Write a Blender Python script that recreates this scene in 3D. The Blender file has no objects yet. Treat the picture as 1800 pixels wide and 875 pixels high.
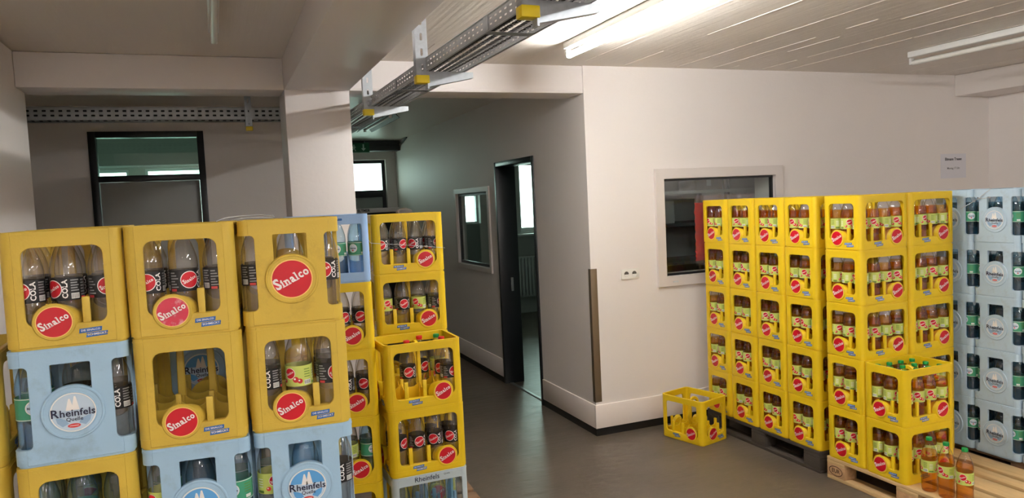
import bpy, bmesh, math, random
from mathutils import Matrix, Vector
random.seed(7)
PI = math.pi
R = math.radians
SC = bpy.context.scene
COL = SC.collection

# ------------------------------------------------------------------ materials
def lin(c):
    def f(v):
        v /= 255.0
        return v / 12.92 if v <= 0.04045 else ((v + 0.055) / 1.055) ** 2.4
    return tuple(f(v) for v in c) + (1.0,)

MATS = {}
def new_mat(name):
    m = bpy.data.materials.new(name); m.use_nodes = True
    nt = m.node_tree; nt.nodes.clear()
    out = nt.nodes.new('ShaderNodeOutputMaterial')
    MATS[name] = m
    return m, nt, out

def principled(name, rgb, rough=0.5, metal=0.0, spec=0.5, var=0.0, vscale=8.0, bump=0.0, bscale=60.0,
               emis=None, estr=0.0, stretch=None, dirt=0.0, dirt_rgb=(90, 70, 50), dscale=5.0, coord='Object'):
    m, nt, out = new_mat(name)
    N, L = nt.nodes, nt.links
    b = N.new('ShaderNodeBsdfPrincipled')
    b.inputs['Base Color'].default_value = lin(rgb)
    b.inputs['Roughness'].default_value = rough
    b.inputs['Metallic'].default_value = metal
    b.inputs['Specular IOR Level'].default_value = spec
    L.new(b.outputs[0], out.inputs[0])
    tc = N.new('ShaderNodeTexCoord'); mp = N.new('ShaderNodeMapping')
    L.new(tc.outputs[coord], mp.inputs[0])
    if stretch: mp.inputs['Scale'].default_value = stretch
    col = None
    if var > 0:
        n = N.new('ShaderNodeTexNoise'); n.inputs['Scale'].default_value = vscale; n.inputs['Detail'].default_value = 5
        L.new(mp.outputs[0], n.inputs['Vector'])
        mx = N.new('ShaderNodeMix'); mx.data_type = 'RGBA'
        c = lin(rgb)
        mx.inputs[6].default_value = tuple(v * (1 - var) for v in c[:3]) + (1,)
        mx.inputs[7].default_value = tuple(min(1, v * (1 + var)) for v in c[:3]) + (1,)
        L.new(n.outputs['Fac'], mx.inputs[0]); col = mx.outputs[2]
    if dirt > 0:
        n2 = N.new('ShaderNodeTexNoise'); n2.inputs['Scale'].default_value = dscale; n2.inputs['Detail'].default_value = 8
        n2.inputs['Roughness'].default_value = 0.7
        L.new(mp.outputs[0], n2.inputs['Vector'])
        rp = N.new('ShaderNodeValToRGB'); rp.color_ramp.elements[0].position = 0.55; rp.color_ramp.elements[1].position = 0.75
        rp.color_ramp.elements[1].color = (dirt, dirt, dirt, 1)
        L.new(n2.outputs['Fac'], rp.inputs[0])
        mx2 = N.new('ShaderNodeMix'); mx2.data_type = 'RGBA'
        if col: L.new(col, mx2.inputs[6])
        else: mx2.inputs[6].default_value = lin(rgb)
        mx2.inputs[7].default_value = lin(dirt_rgb)
        L.new(rp.outputs[0], mx2.inputs[0]); col = mx2.outputs[2]
    if col: L.new(col, b.inputs['Base Color'])
    if bump > 0:
        n = N.new('ShaderNodeTexNoise'); n.inputs['Scale'].default_value = bscale; n.inputs['Detail'].default_value = 4
        L.new(mp.outputs[0], n.inputs['Vector'])
        bp = N.new('ShaderNodeBump'); bp.inputs['Strength'].default_value = bump; bp.inputs['Distance'].default_value = 0.01
        L.new(n.outputs['Fac'], bp.inputs['Height']); L.new(bp.outputs[0], b.inputs['Normal'])
    if emis:
        b.inputs['Emission Color'].default_value = lin(emis); b.inputs['Emission Strength'].default_value = estr
    return m

def clear_mat(name, tint, gloss=0.06, diff=None, dfac=0.0, ior=1.45, rim=None):
    """thin clear plastic, drink or window pane: what lies behind shows through, the surface mirrors by Fresnel"""
    m, nt, out = new_mat(name)
    N, L = nt.nodes, nt.links
    t = N.new('ShaderNodeBsdfTransparent'); t.inputs[0].default_value = tuple(tint) + (1,)
    last = t.outputs[0]
    if rim is not None:                    # tint darkened towards the outline to stand for refraction
        lr = N.new('ShaderNodeLayerWeight'); lr.inputs[0].default_value = 0.5
        p3 = N.new('ShaderNodeMath'); p3.operation = 'POWER'; p3.inputs[1].default_value = 3.0; L.new(lr.outputs['Facing'], p3.inputs[0])
        mc = N.new('ShaderNodeMix'); mc.data_type = 'RGBA'; mc.inputs[6].default_value = tuple(tint) + (1,); mc.inputs[7].default_value = tuple(v * rim for v in tint) + (1,)
        L.new(p3.outputs[0], mc.inputs[0]); L.new(mc.outputs[2], t.inputs[0])
    if diff:
        d = N.new('ShaderNodeBsdfDiffuse'); d.inputs[0].default_value = lin(diff)
        mx = N.new('ShaderNodeMixShader'); mx.inputs[0].default_value = dfac
        L.new(last, mx.inputs[1]); L.new(d.outputs[0], mx.inputs[2]); last = mx.outputs[0]
    g = N.new('ShaderNodeBsdfGlossy'); g.inputs['Roughness'].default_value = gloss
    lw = N.new('ShaderNodeLayerWeight'); lw.inputs[0].default_value = 0.5      # Schlick's mirror share, the same from both faces
    f0 = ((ior - 1) / (ior + 1)) ** 2
    pw = N.new('ShaderNodeMath'); pw.operation = 'POWER'; pw.inputs[1].default_value = 5.0; L.new(lw.outputs['Facing'], pw.inputs[0])
    ma = N.new('ShaderNodeMath'); ma.operation = 'MULTIPLY_ADD'; ma.inputs[1].default_value = 1 - f0; ma.inputs[2].default_value = f0
    L.new(pw.outputs[0], ma.inputs[0])
    mx = N.new('ShaderNodeMixShader')
    L.new(ma.outputs[0], mx.inputs[0]); L.new(last, mx.inputs[1]); L.new(g.outputs[0], mx.inputs[2])
    L.new(mx.outputs[0], out.inputs[0])
    return m

M = MATS
principled('wall_paint', (236, 229, 225), 0.6, var=0.025, vscale=1.5, bump=0.12, bscale=35, spec=0.35)
principled('lintel_paint', (232, 225, 222), 0.5, var=0.02, vscale=2.0, bump=0.1, bscale=30, spec=0.4)
principled('skirting_paint', (238, 228, 222), 0.4, var=0.02, bump=0.05, bscale=30)
principled('black_vinyl', (20, 20, 20), 0.4)
principled('dark_steel', (24, 25, 28), 0.35, spec=0.5)
principled('grey_frame', (222, 213, 208), 0.4)
principled('alu_frame', (150, 152, 152), 0.35, metal=0.6)
principled('white_frame', (215, 218, 220), 0.4)
principled('bronze', (118, 102, 82), 0.42, metal=0.5, var=0.05, stretch=(30, 30, 1))
principled('zinc', (168, 172, 176), 0.42, metal=0.75, var=0.22, vscale=40, bump=0.05, bscale=90)
principled('zinc_tray', (172, 174, 176), 0.42, metal=0.45, var=0.12, vscale=30)
principled('yellow_cap', (232, 205, 30), 0.4)
principled('white_enamel', (225, 225, 222), 0.3)
principled('tube_off', (228, 226, 220), 0.25)
principled('tube_lit', (255, 250, 240), 0.3, emis=(252, 252, 250), estr=66.0)
principled('crate_yellow', (230, 194, 30), 0.34, var=0.05, vscale=6, bump=0.06, bscale=160, dirt=0.10, dirt_rgb=(150, 110, 30), dscale=7, spec=0.45)
principled('crate_yellow_worn', (208, 176, 68), 0.42, var=0.06, vscale=6, bump=0.07, bscale=160, dirt=0.38, dirt_rgb=(140, 105, 50), dscale=9, spec=0.4)
principled('crate_blue', (164, 197, 222), 0.4, var=0.04, vscale=5, bump=0.05, bscale=150, dirt=0.35, dirt_rgb=(105, 110, 105), dscale=8)
principled('crate_pale', (184, 206, 222), 0.42, var=0.05, vscale=5, bump=0.05, bscale=150, dirt=0.45, dirt_rgb=(135, 138, 130), dscale=10)
principled('crate_light_blue', (150, 184, 226), 0.4, var=0.04, bump=0.05, bscale=150)
principled('crate_grey_blue', (190, 204, 210), 0.42, var=0.05, bump=0.05, bscale=150, dirt=0.3, dirt_rgb=(120, 120, 115))
principled('badge_red', (200, 16, 36), 0.3, var=0.04, vscale=20)
principled('badge_red_glare', (206, 50, 76), 0.22, var=0.1, vscale=30, dirt=0.85, dirt_rgb=(240, 228, 232), dscale=16)  # whitish blotches in the colour stand for glare on the worn emblem
principled('badge_rim', (248, 206, 120), 0.35)
principled('badge_white', (245, 240, 236), 0.35)
principled('slogan_blue', (40, 98, 170), 0.35)
principled('logo_navy', (28, 30, 62), 0.4)
principled('logo_sky', (94, 164, 222), 0.35, var=0.1, vscale=15)
principled('logo_mountain', (206, 222, 238), 0.4)
principled('logo_faded', (196, 214, 230), 0.4)
principled('logo_mist', (150, 180, 210), 0.4)
principled('logo_red', (214, 70, 70), 0.4)
principled('label_black', (22, 20, 20), 0.3)
principled('label_grey', (150, 150, 150), 0.5)
principled('label_white', (236, 236, 232), 0.45)
principled('label_green', (196, 208, 104), 0.4, var=0.06, vscale=30)
principled('label_dark_green', (96, 128, 44), 0.4)
principled('label_teal', (64, 150, 116), 0.38, var=0.05, vscale=30)
principled('apple_red', (206, 40, 44), 0.4)
principled('cap_green', (10, 140, 62), 0.35)
principled('cap_red', (206, 26, 30), 0.35)
principled('cap_teal', (60, 160, 130), 0.35)
clear_mat('pet', (0.96, 0.95, 0.935), 0.05, (226, 206, 178), 0.045, 1.8, 0.38)
clear_mat('pet_new', (0.97, 0.965, 0.96), 0.04, None, 0.0, 1.7, 0.5)
clear_mat('pet_blue', (0.80, 0.92, 0.99), 0.05, (180, 206, 222), 0.03, 1.8, 0.38)
clear_mat('drink_amber', (0.95, 0.68, 0.26), 0.06, (226, 130, 26), 0.06, 1.4)
clear_mat('drink_water', (0.55, 0.74, 0.78), 0.08, (30, 60, 70), 0.12, 1.33)
clear_mat('glass', (0.90, 0.94, 0.93), 0.0, ior=1.75)
clear_mat('glass_green', (0.80, 0.93, 0.88), 0.0, ior=1.5)
clear_mat('wrap_film', (0.96, 0.93, 0.93), 0.12, (225, 205, 205), 0.07)
principled('pallet_dark', (60, 52, 44), 0.75, var=0.3, vscale=3, stretch=(6, 1, 6), bump=0.3, bscale=20)
principled('pallet_new', (205, 172, 122), 0.62, var=0.22, vscale=4, stretch=(9, 1, 9), bump=0.2, bscale=14, dirt=0.35, dirt_rgb=(150, 110, 66), dscale=3)
principled('pallet_block', (190, 150, 108), 0.8, var=0.25, vscale=30, bump=0.5, bscale=60)
principled('pallet_brown', (128, 98, 72), 0.75, var=0.3, vscale=3, stretch=(8, 1, 8), bump=0.3, bscale=20)
principled('burn_mark', (78, 48, 30), 0.8)
principled('paper', (224, 222, 228), 0.6)
principled('ink', (60, 58, 66), 0.6)
principled('socket_white', (240, 238, 232), 0.3)
principled('socket_dark', (90, 86, 82), 0.5)
principled('red_film', (150, 24, 26), 0.3, var=0.3, vscale=12, bump=0.5, bscale=18)
principled('carton', (120, 108, 96), 0.7, var=0.1)
principled('shelf_dark', (62, 64, 66), 0.5)
principled('shelf_light', (170, 174, 172), 0.5)
principled('radiator_white', (196, 200, 200), 0.4)
principled('exit_green', (14, 92, 62), 0.4)
principled('exit_white', (190, 220, 205), 0.4)
principled('strap_grey', (188, 190, 192), 0.35)
principled('cable_black', (26, 26, 26), 0.5)
principled('leaf_green', (84, 110, 70), 0.6, var=0.4, vscale=8)
principled('stem_brown', (80, 66, 50), 0.8)
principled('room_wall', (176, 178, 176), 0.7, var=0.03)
principled('fridge_white', (218, 212, 212), 0.35)
principled('fridge_glass', (12, 13, 15), 0.12)
principled('ground_out', (170, 172, 168), 0.8)

def floor_mat():
    m, nt, out = new_mat('floor_resin')
    N, L = nt.nodes, nt.links
    b = N.new('ShaderNodeBsdfPrincipled'); L.new(b.outputs[0], out.inputs[0])
    tc = N.new('ShaderNodeTexCoord')
    n = N.new('ShaderNodeTexNoise'); n.inputs['Scale'].default_value = 1.3; n.inputs['Detail'].default_value = 7; n.inputs['Roughness'].default_value = 0.62
    L.new(tc.outputs['Object'], n.inputs['Vector'])
    r = N.new('ShaderNodeValToRGB')
    r.color_ramp.elements[0].position = 0.3; r.color_ramp.elements[0].color = lin((84, 75, 66))
    r.color_ramp.elements[1].position = 0.7; r.color_ramp.elements[1].color = lin((106, 96, 84))
    L.new(n.outputs['Fac'], r.inputs[0]); L.new(r.outputs[0], b.inputs['Base Color'])
    n2 = N.new('ShaderNodeTexNoise'); n2.inputs['Scale'].default_value = 6; n2.inputs['Detail'].default_value = 6
    L.new(tc.outputs['Object'], n2.inputs['Vector'])
    mr = N.new('ShaderNodeMapRange'); mr.inputs['To Min'].default_value = 0.29; mr.inputs['To Max'].default_value = 0.40
    L.new(n2.outputs['Fac'], mr.inputs['Value']); L.new(mr.outputs[0], b.inputs['Roughness'])
    mp = N.new('ShaderNodeMapping'); mp.inputs['Scale'].default_value = (5, 16, 1); L.new(tc.outputs['Object'], mp.inputs[0])
    n3 = N.new('ShaderNodeTexNoise'); n3.inputs['Scale'].default_value = 1.0; n3.inputs['Detail'].default_value = 2
    L.new(mp.outputs[0], n3.inputs['Vector'])
    bp = N.new('ShaderNodeBump'); bp.inputs['Strength'].default_value = 0.45; bp.inputs['Distance'].default_value = 0.008
    L.new(n3.outputs['Fac'], bp.inputs['Height']); L.new(bp.outputs[0], b.inputs['Normal'])
    b.inputs['Specular IOR Level'].default_value = 0.45
    return m
floor_mat()

def ceiling_mat():
    """board-marked concrete under glossy paint: the board joints run along the room's length"""
    m, nt, out = new_mat('ceiling_boards')
    N, L = nt.nodes, nt.links
    b = N.new('ShaderNodeBsdfPrincipled'); L.new(b.outputs[0], out.inputs[0])
    b.inputs['Base Color'].default_value = lin((226, 217, 206)); b.inputs['Roughness'].default_value = 0.36
    tc = N.new('ShaderNodeTexCoord'); mp = N.new('ShaderNodeMapping'); mp.inputs['Scale'].default_value = (34, 1.1, 1)
    L.new(tc.outputs['Object'], mp.inputs[0])
    n = N.new('ShaderNodeTexNoise'); n.inputs['Scale'].default_value = 1.0; n.inputs['Detail'].default_value = 5
    L.new(mp.outputs[0], n.inputs['Vector'])
    bp = N.new('ShaderNodeBump'); bp.inputs['Strength'].default_value = 0.22; bp.inputs['Distance'].default_value = 0.012
    L.new(n.outputs['Fac'], bp.inputs['Height'])
    n2 = N.new('ShaderNodeTexNoise'); n2.inputs['Scale'].default_value = 26; n2.inputs['Detail'].default_value = 5
    L.new(tc.outputs['Object'], n2.inputs['Vector'])
    bp2 = N.new('ShaderNodeBump'); bp2.inputs['Strength'].default_value = 0.15; bp2.inputs['Distance'].default_value = 0.008
    L.new(n2.outputs['Fac'], bp2.inputs['Height']); L.new(bp.outputs[0], bp2.inputs['Normal']); L.new(bp2.outputs[0], b.inputs['Normal'])
    return m
ceiling_mat()

# ------------------------------------------------------------------ mesh builder
DG = None
def curve_mesh(cu):
    ob = bpy.data.objects.new('tmp', cu); COL.objects.link(ob)
    dg = bpy.context.evaluated_depsgraph_get()
    me = bpy.data.meshes.new_from_object(ob.evaluated_get(dg))
    bpy.data.objects.remove(ob); bpy.data.curves.remove(cu)
    return me

def fill_mesh(loops, thick=0.0, bevel=0.0):
    cu = bpy.data.curves.new('f', 'CURVE'); cu.dimensions = '2D'; cu.fill_mode = 'BOTH' if thick else 'FRONT'
    if thick:
        cu.extrude = max(0.0, thick / 2 - bevel); cu.bevel_depth = bevel; cu.bevel_resolution = 0; cu.offset = -bevel
    for lp in loops:
        s = cu.splines.new('POLY'); s.points.add(len(lp) - 1); s.use_cyclic_u = True
        for p, (x, y) in zip(s.points, lp): p.co = (x, y, 0, 1)
    return curve_mesh(cu)

TEXT = {}
def text_mesh(body, size=1.0, bold=0.0, shear=0.0, res=2, space=1.0):
    k = (body, size, bold, shear, res, space)
    if k not in TEXT:
        cu = bpy.data.curves.new('t', 'FONT'); cu.body = body; cu.size = size; cu.offset = bold; cu.shear = shear
        cu.resolution_u = res; cu.align_x = 'CENTER'; cu.align_y = 'CENTER'; cu.space_character = space
        TEXT[k] = curve_mesh(cu)
    return TEXT[k]

def rrect(x0, y0, x1, y1, r, n=5):
    pts = []
    for cx, cy, a in ((x1 - r, y1 - r, 0), (x0 + r, y1 - r, 90), (x0 + r, y0 + r, 180), (x1 - r, y0 + r, 270)):
        for i in range(n + 1):
            t = R(a + 90 * i / n); pts.append((cx + r * math.cos(t), cy + r * math.sin(t)))
    return pts

def circ(cx, cy, r, n=32):
    return [(cx + r * math.cos(2 * PI * i / n), cy + r * math.sin(2 * PI * i / n)) for i in range(n)]

I4 = Matrix.Identity(4)
T = lambda x, y, z: Matrix.Translation((x, y, z))
RZ = lambda a: Matrix.Rotation(a, 4, 'Z')
RX = lambda a: Matrix.Rotation(a, 4, 'X')
RY = lambda a: Matrix.Rotation(a, 4, 'Y')
SX = lambda x, y, z: Matrix.Diagonal((x, y, z, 1))

class MB:
    def __init__(s): s.bm = bmesh.new(); s.mats = []
    def mi(s, name):
        if name not in s.mats: s.mats.append(name)
        return s.mats.index(name)
    def faces(s, vs, fs, mat, m=I4, wrap=None):
        i = s.mi(mat)
        bv = [s.bm.verts.new(wrap(m @ Vector(v)) if wrap else m @ Vector(v)) for v in vs]
        for f in fs:
            try:
                fc = s.bm.faces.new([bv[k] for k in f]); fc.material_index = i
            except ValueError: pass
    def mesh(s, me, mat, m=I4, wrap=None):
        s.faces([v.co.copy() for v in me.vertices], [list(p.vertices) for p in me.polygons], mat, m, wrap)
    def box(s, x0, y0, z0, x1, y1, z1, mat, m=I4):
        v = [(x, y, z) for x in (x0, x1) for y in (y0, y1) for z in (z0, z1)]
        s.faces(v, [(0, 1, 3, 2), (4, 6, 7, 5), (0, 4, 5, 1), (2, 3, 7, 6), (0, 2, 6, 4), (1, 5, 7, 3)], mat, m)
    def bbox(s, x0, y0, z0, x1, y1, z1, b, mat, m=I4):
        """box with chamfered edges"""
        t = bmesh.new()
        bmesh.ops.create_cube(t, size=1.0)
        for v in t.verts:
            v.co = Vector(((x0 + x1) / 2 + v.co.x * (x1 - x0), (y0 + y1) / 2 + v.co.y * (y1 - y0), (z0 + z1) / 2 + v.co.z * (z1 - z0)))
        bmesh.ops.bevel(t, geom=list(t.edges), offset=b, segments=2, affect='EDGES', profile=0.5)
        t.verts.index_update()
        s.faces([v.co.copy() for v in t.verts], [[v.index for v in f.verts] for f in t.faces], mat, m); t.free()
    def plate(s, loops, thick, mat, m=I4, bevel=0.0):
        me = fill_mesh(loops, thick, bevel); s.mesh(me, mat, m); bpy.data.meshes.remove(me)
    def flat(s, loops, mat, m=I4, wrap=None):
        me = fill_mesh(loops); s.mesh(me, mat, m, wrap); bpy.data.meshes.remove(me)
    def lathe(s, prof, mat, seg=24, m=I4, caps=True):
        vs, fs = [], []
        for r, z in prof:
            for k in range(seg):
                a = 2 * PI * k / seg; vs.append((r * math.cos(a), r * math.sin(a), z))
        for i in range(len(prof) - 1):
            for k in range(seg):
                k2 = (k + 1) % seg
                fs.append((i * seg + k, i * seg + k2, (i + 1) * seg + k2, (i + 1) * seg + k))
        if caps:
            fs.append(tuple(reversed(range(seg)))); o = (len(prof) - 1) * seg; fs.append(tuple(range(o, o + seg)))
        s.faces(vs, fs, mat, m)
    def tube(s, pts, r, mat, seg=8, m=I4):
        pts = [Vector(p) for p in pts]; vs, fs = [], []
        up = Vector((0, 0, 1))
        for i, p in enumerate(pts):
            d = (pts[min(i + 1, len(pts) - 1)] - pts[max(i - 1, 0)]).normalized()
            a = d.cross(up)
            if a.length < 1e-3: a = d.cross(Vector((1, 0, 0)))
            a.normalize(); b = a.cross(d)
            for k in range(seg):
                t = 2 * PI * k / seg; vs.append(p + a * r * math.cos(t) + b * r * math.sin(t))
        for i in range(len(pts) - 1):
            for k in range(seg):
                k2 = (k + 1) % seg; fs.append((i * seg + k, i * seg + k2, (i + 1) * seg + k2, (i + 1) * seg + k))
        fs.append(tuple(reversed(range(seg)))); o = (len(pts) - 1) * seg; fs.append(tuple(range(o, o + seg)))
        s.faces(vs, fs, mat, m)
    def qshell(s, cx, cy, a0, r, z0, z1, thick, mat, n=6):
        """quarter-round corner wall"""
        prof_o = [(cx + r * math.cos(R(a0 + 90 * i / n)), cy + r * math.sin(R(a0 + 90 * i / n))) for i in range(n + 1)]
        ri = max(r - thick, 0.002)
        prof_i = [(cx + ri * math.cos(R(a0 + 90 * i / n)), cy + ri * math.sin(R(a0 + 90 * i / n))) for i in range(n + 1)]
        lp = prof_o + prof_i[::-1]; k = len(lp); q = n + 1
        vs = [(x, y, z0) for x, y in lp] + [(x, y, z1) for x, y in lp]
        fs = []
        for i in range(k): fs.append((i, (i + 1) % k, (i + 1) % k + k, i + k))
        for i in range(n):
            a, b, c, d = i, i + 1, k - 2 - i, k - 1 - i
            fs.append((a + k, b + k, c + k, d + k)); fs.append((d, c, b, a))
        s.faces(vs, fs, mat)
    def done(s, name, sharp=35, recalc=True):
        if recalc: bmesh.ops.recalc_face_normals(s.bm, faces=list(s.bm.faces))
        me = bpy.data.meshes.new(name); s.bm.to_mesh(me); s.bm.free()
        for n in s.mats: me.materials.append(M[n])
        if sharp is not None and len(me.polygons):
            me.polygons.foreach_set('use_smooth', [True] * len(me.polygons)); me.set_sharp_from_angle(angle=R(sharp))
        return me

def link(name, me, parent=None, mat=None):
    o = bpy.data.objects.new(name, me); COL.objects.link(o)
    if parent: o.parent = parent
    if mat is not None: o.matrix_local = mat
    return o
def tag(o, label, cat, group=None):
    n = len(label.split())
    if n < 4 or n > 16: print('LABEL LEN', n, label)
    o['label'] = label; o['category'] = cat
    if group: o['group'] = group
    return o
def struct(name, mb, sharp=35):
    o = link(name, mb.done(name, sharp)); o['kind'] = 'structure'; return o
def thing(name, label, cat, m=I4, group=None):
    return tag(link(name, None, None, m), label, cat, group)

# a prototype is a list of (part name, mesh, part label, [sub-parts]); spawn() copies the thing and its parts
def spawn(name, proto, m, label, cat, group=None):
    root = thing(name, label, cat, m, group)
    for pn, me, pl, subs in proto:
        p = link(pn, me, root)
        if pl: p['label'] = pl
        for sn, sm, sl in subs:
            q = link(sn, sm, p)
            if sl: q['label'] = sl
    return root

# ------------------------------------------------------------------ lettering and marks
def face_m(k, half):                       # crate side k: x -> right, y -> up, z -> outwards
    return RZ(k * PI / 2) @ T(0, -half, 0) @ RX(PI / 2)

def sinalco(mb, m, width, mat='badge_white', wrap=None):
    """the slanting white wordmark, heavy letters with slab feet"""
    letters = [('S', 0.60), ('i', 0.34), ('n', 0.62), ('a', 0.56), ('l', 0.34), ('c', 0.54), ('o', 0.60)]
    tot = sum(w for _, w in letters); s = width / tot
    x = -tot / 2
    for ch, w in letters:
        me = text_mesh(ch, 1.0, 0.035, 0.0, 2)
        xs = [v.co.x for v in me.vertices]; ys = [v.co.y for v in me.vertices]
        cx, y0 = (min(xs) + max(xs)) / 2, min(ys)
        wd = max(xs) - min(xs); h = max(ys) - y0
        sc = 1.32 if ch == 'S' else 1.0
        L = m @ SX(s, s * 1.18, 1) @ T(x + w / 2, -0.33, 0)
        mb.mesh(me, mat, L @ SX(sc, sc, 1) @ T(-cx, -y0, 0), wrap)
        bars = []
        if ch in 'il': bars = [(-0.155, 0, 0.155, 0.085)]
        if ch == 'i': bars += [(-0.155, 0.47, 0.0, 0.56)]
        if ch == 'l': bars += [(-0.155, h - 0.09, 0.0, h)]
        if ch == 'n': bars = [(-wd / 2 - 0.08, 0, -wd / 2 + 0.2, 0.085), (wd / 2 - 0.2, 0, wd / 2 + 0.08, 0.085), (-wd / 2 - 0.08, h - 0.1, -wd / 2 + 0.1, h)]
        if ch == 'a': bars = [(wd / 2 - 0.1, 0, wd / 2 + 0.07, 0.085)]
        for a, b, c, d in bars:
            mb.faces([(a, b, 0), (c, b, 0), (c, d, 0), (a, d, 0)], [(0, 1, 2, 3)], mat, L, wrap)
        x += w

def disc_badge(r_red, r_rim, r_ring, depth, word, ringmat, rimmat, redmat='badge_red', out=0.004, rot=27):
    """round emblem: plastic boss, pale rim, red field, slanting wordmark. Built facing +z"""
    mb = MB()
    mb.lathe([(r_ring, -depth), (r_ring, out - 0.0035), (r_ring - 0.0025, out), (r_rim, out), (r_rim - 0.0008, out - 0.0006)], ringmat, 40)
    mb.lathe([(r_rim - 0.0006, out - 0.001), (r_rim - 0.0006, out + 0.0002), (r_red, out + 0.0003)], rimmat, 40, caps=False)
    mb.lathe([(r_red, out - 0.001), (r_red, out + 0.0004)], redmat, 40)
    sinalco(mb, T(0, 0, out + 0.0009) @ RZ(R(rot)), word)
    return mb

def slogan(worn=False):
    mb = MB()
    for (x0, y0, x1, y1, s) in ((-0.034, 0.0005, 0.022, 0.0135, 'DIE SINALCO'), (-0.018, -0.0135, 0.035, -0.0005, 'SCHMECKT')):
        mb.plate([[(x0, y0), (x1, y0 + 0.0015), (x1 + 0.002, y1 + 0.001), (x0 + 0.002, y1)]], 0.0008, 'slogan_blue', RZ(R(2)))
        mb.mesh(text_mesh(s, 0.0080 if len(s) > 9 else 0.0092, 0.0001), 'badge_white', RZ(R(3)) @ T((x0 + x1) / 2 + 0.001, (y0 + y1) / 2 + 0.0008, 0.0006))
    return mb

def rheinfels_badge(bodymat, faded=False):
    """big round boss with ridges, mountain emblem and the two-line wordmark. Faces +z"""
    mb = MB()
    mb.lathe([(0.079, -0.012), (0.079, 0.003), (0.0765, 0.0055), (0.073, 0.0055), (0.071, 0.0035), (0.060, 0.0035), (0.0585, 0.005), (0.0565, 0.005), (0.055, 0.0038)], bodymat, 48)
    z = 0.0042
    mb.flat([circ(0, 0, 0.0565, 40), circ(0, 0, 0.0535, 40)], 'badge_white', T(0, 0, 0.0054))
    sky = 'logo_mountain' if faded else 'logo_sky'
    mb.flat([circ(0, 0, 0.053, 40)], 'logo_mountain' if not faded else 'logo_faded', T(0, 0, z - 0.0002))
    top = [(0.052 * math.cos(R(a)), 0.052 * math.sin(R(a))) for a in range(8, 173, 8)]
    if not faded: mb.flat([top], sky, T(0, 0, z + 0.0001))
    for cx, h, w in ((-0.008, 0.040, 0.010), (0.006, 0.046, 0.010)):
        mb.flat([[(cx - w, 0.006), (cx + w, 0.006), (cx + w * 0.45, h * 0.75), (cx + 0.002, h), (cx - 0.002, h), (cx - w * 0.5, h * 0.7)]], 'badge_white', T(0, 0, z + 0.0004))
    for sx in (-1, 1):
        mb.flat([[(sx * 0.012, -0.032), (sx * 0.020, -0.020), (sx * 0.032, -0.014), (sx * 0.044, -0.012), (sx * 0.040, -0.028), (sx * 0.028, -0.040)][::sx]], 'logo_sky' if not faded else 'logo_mist', T(0, 0, z + 0.0002))
    tz = 0.0062
    a, h = text_mesh('R', 0.034, 0.0006), text_mesh('heinfels', 0.0285, 0.0005, 0, 2, 1.02)
    ax, ay = [v.co.x for v in a.vertices], [v.co.y for v in a.vertices]; hx, hy = [v.co.x for v in h.vertices], [v.co.y for v in h.vertices]
    wa, wh = max(ax) - min(ax), max(hx) - min(hx); x0 = -(wa + wh + 0.0015) / 2
    mb.mesh(a, 'logo_navy', T(x0 - min(ax), -0.0115 - min(ay), tz)); mb.mesh(h, 'logo_navy', T(x0 + wa + 0.0015 - min(hx), -0.0115 - min(hy), tz))
    mb.mesh(text_mesh('Quelle', 0.0155, 0.0002), 'logo_navy', T(0.002, -0.0205, z + 0.0007))
    mb.flat([[(0.016 * math.cos(R(a)), -0.039 + 0.0062 * math.sin(R(a))) for a in range(0, 360, 15)]], 'logo_red', T(0, 0, z + 0.0005))
    mb.flat([[(-0.011, -0.0398), (0.011, -0.0398), (0.011, -0.0382), (-0.011, -0.0382)]], 'badge_white', T(0, 0, z + 0.0009))
    return mb

# ------------------------------------------------------------------ crates (0.4 long x 0.3 wide x 0.335 high, origin under the middle)
CL, CW, CH, CR, WT = 0.4, 0.3, 0.335, 0.030, 0.013
G = 0.003                                   # clearance between neighbours
def crate_shell(mb, mat, face_loops, corner_spans):
    hx, hy = CL / 2 - G / 2, CW / 2 - G / 2
    for k in range(4):
        half = hy if k % 2 == 0 else hx
        w = (hx if k % 2 == 0 else hy) - CR
        for lp in face_loops(k % 2, w):
            mb.plate(lp, WT, mat, face_m(k, half) @ T(0, 0, -WT / 2), 0.0012)
    for z0, z1 in corner_spans:
        for cx, cy, a in ((hx - CR, hy - CR, 0), (-hx + CR, hy - CR, 90), (-hx + CR, -hy + CR, 180), (hx - CR, -hy + CR, 270)):
            mb.qshell(cx, cy, a, CR, z0, z1, WT, mat)
    fl = rrect(-hx + 0.005, -hy + 0.005, hx - 0.005, hy - 0.005, CR - 0.004)
    mb.plate([fl], 0.018, mat, T(0, 0, 0.009))
def rim_line(mb, mat, z, hgt, out):
    hx, hy = CL / 2 - G / 2, CW / 2 - G / 2
    o = rrect(-hx - out, -hy - out, hx + out, hy + out, CR + out); i = rrect(-hx + 0.004, -hy + 0.004, hx - 0.004, hy - 0.004, CR - 0.004)
    mb.plate([o, i], hgt, mat, T(0, 0, z))

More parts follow.
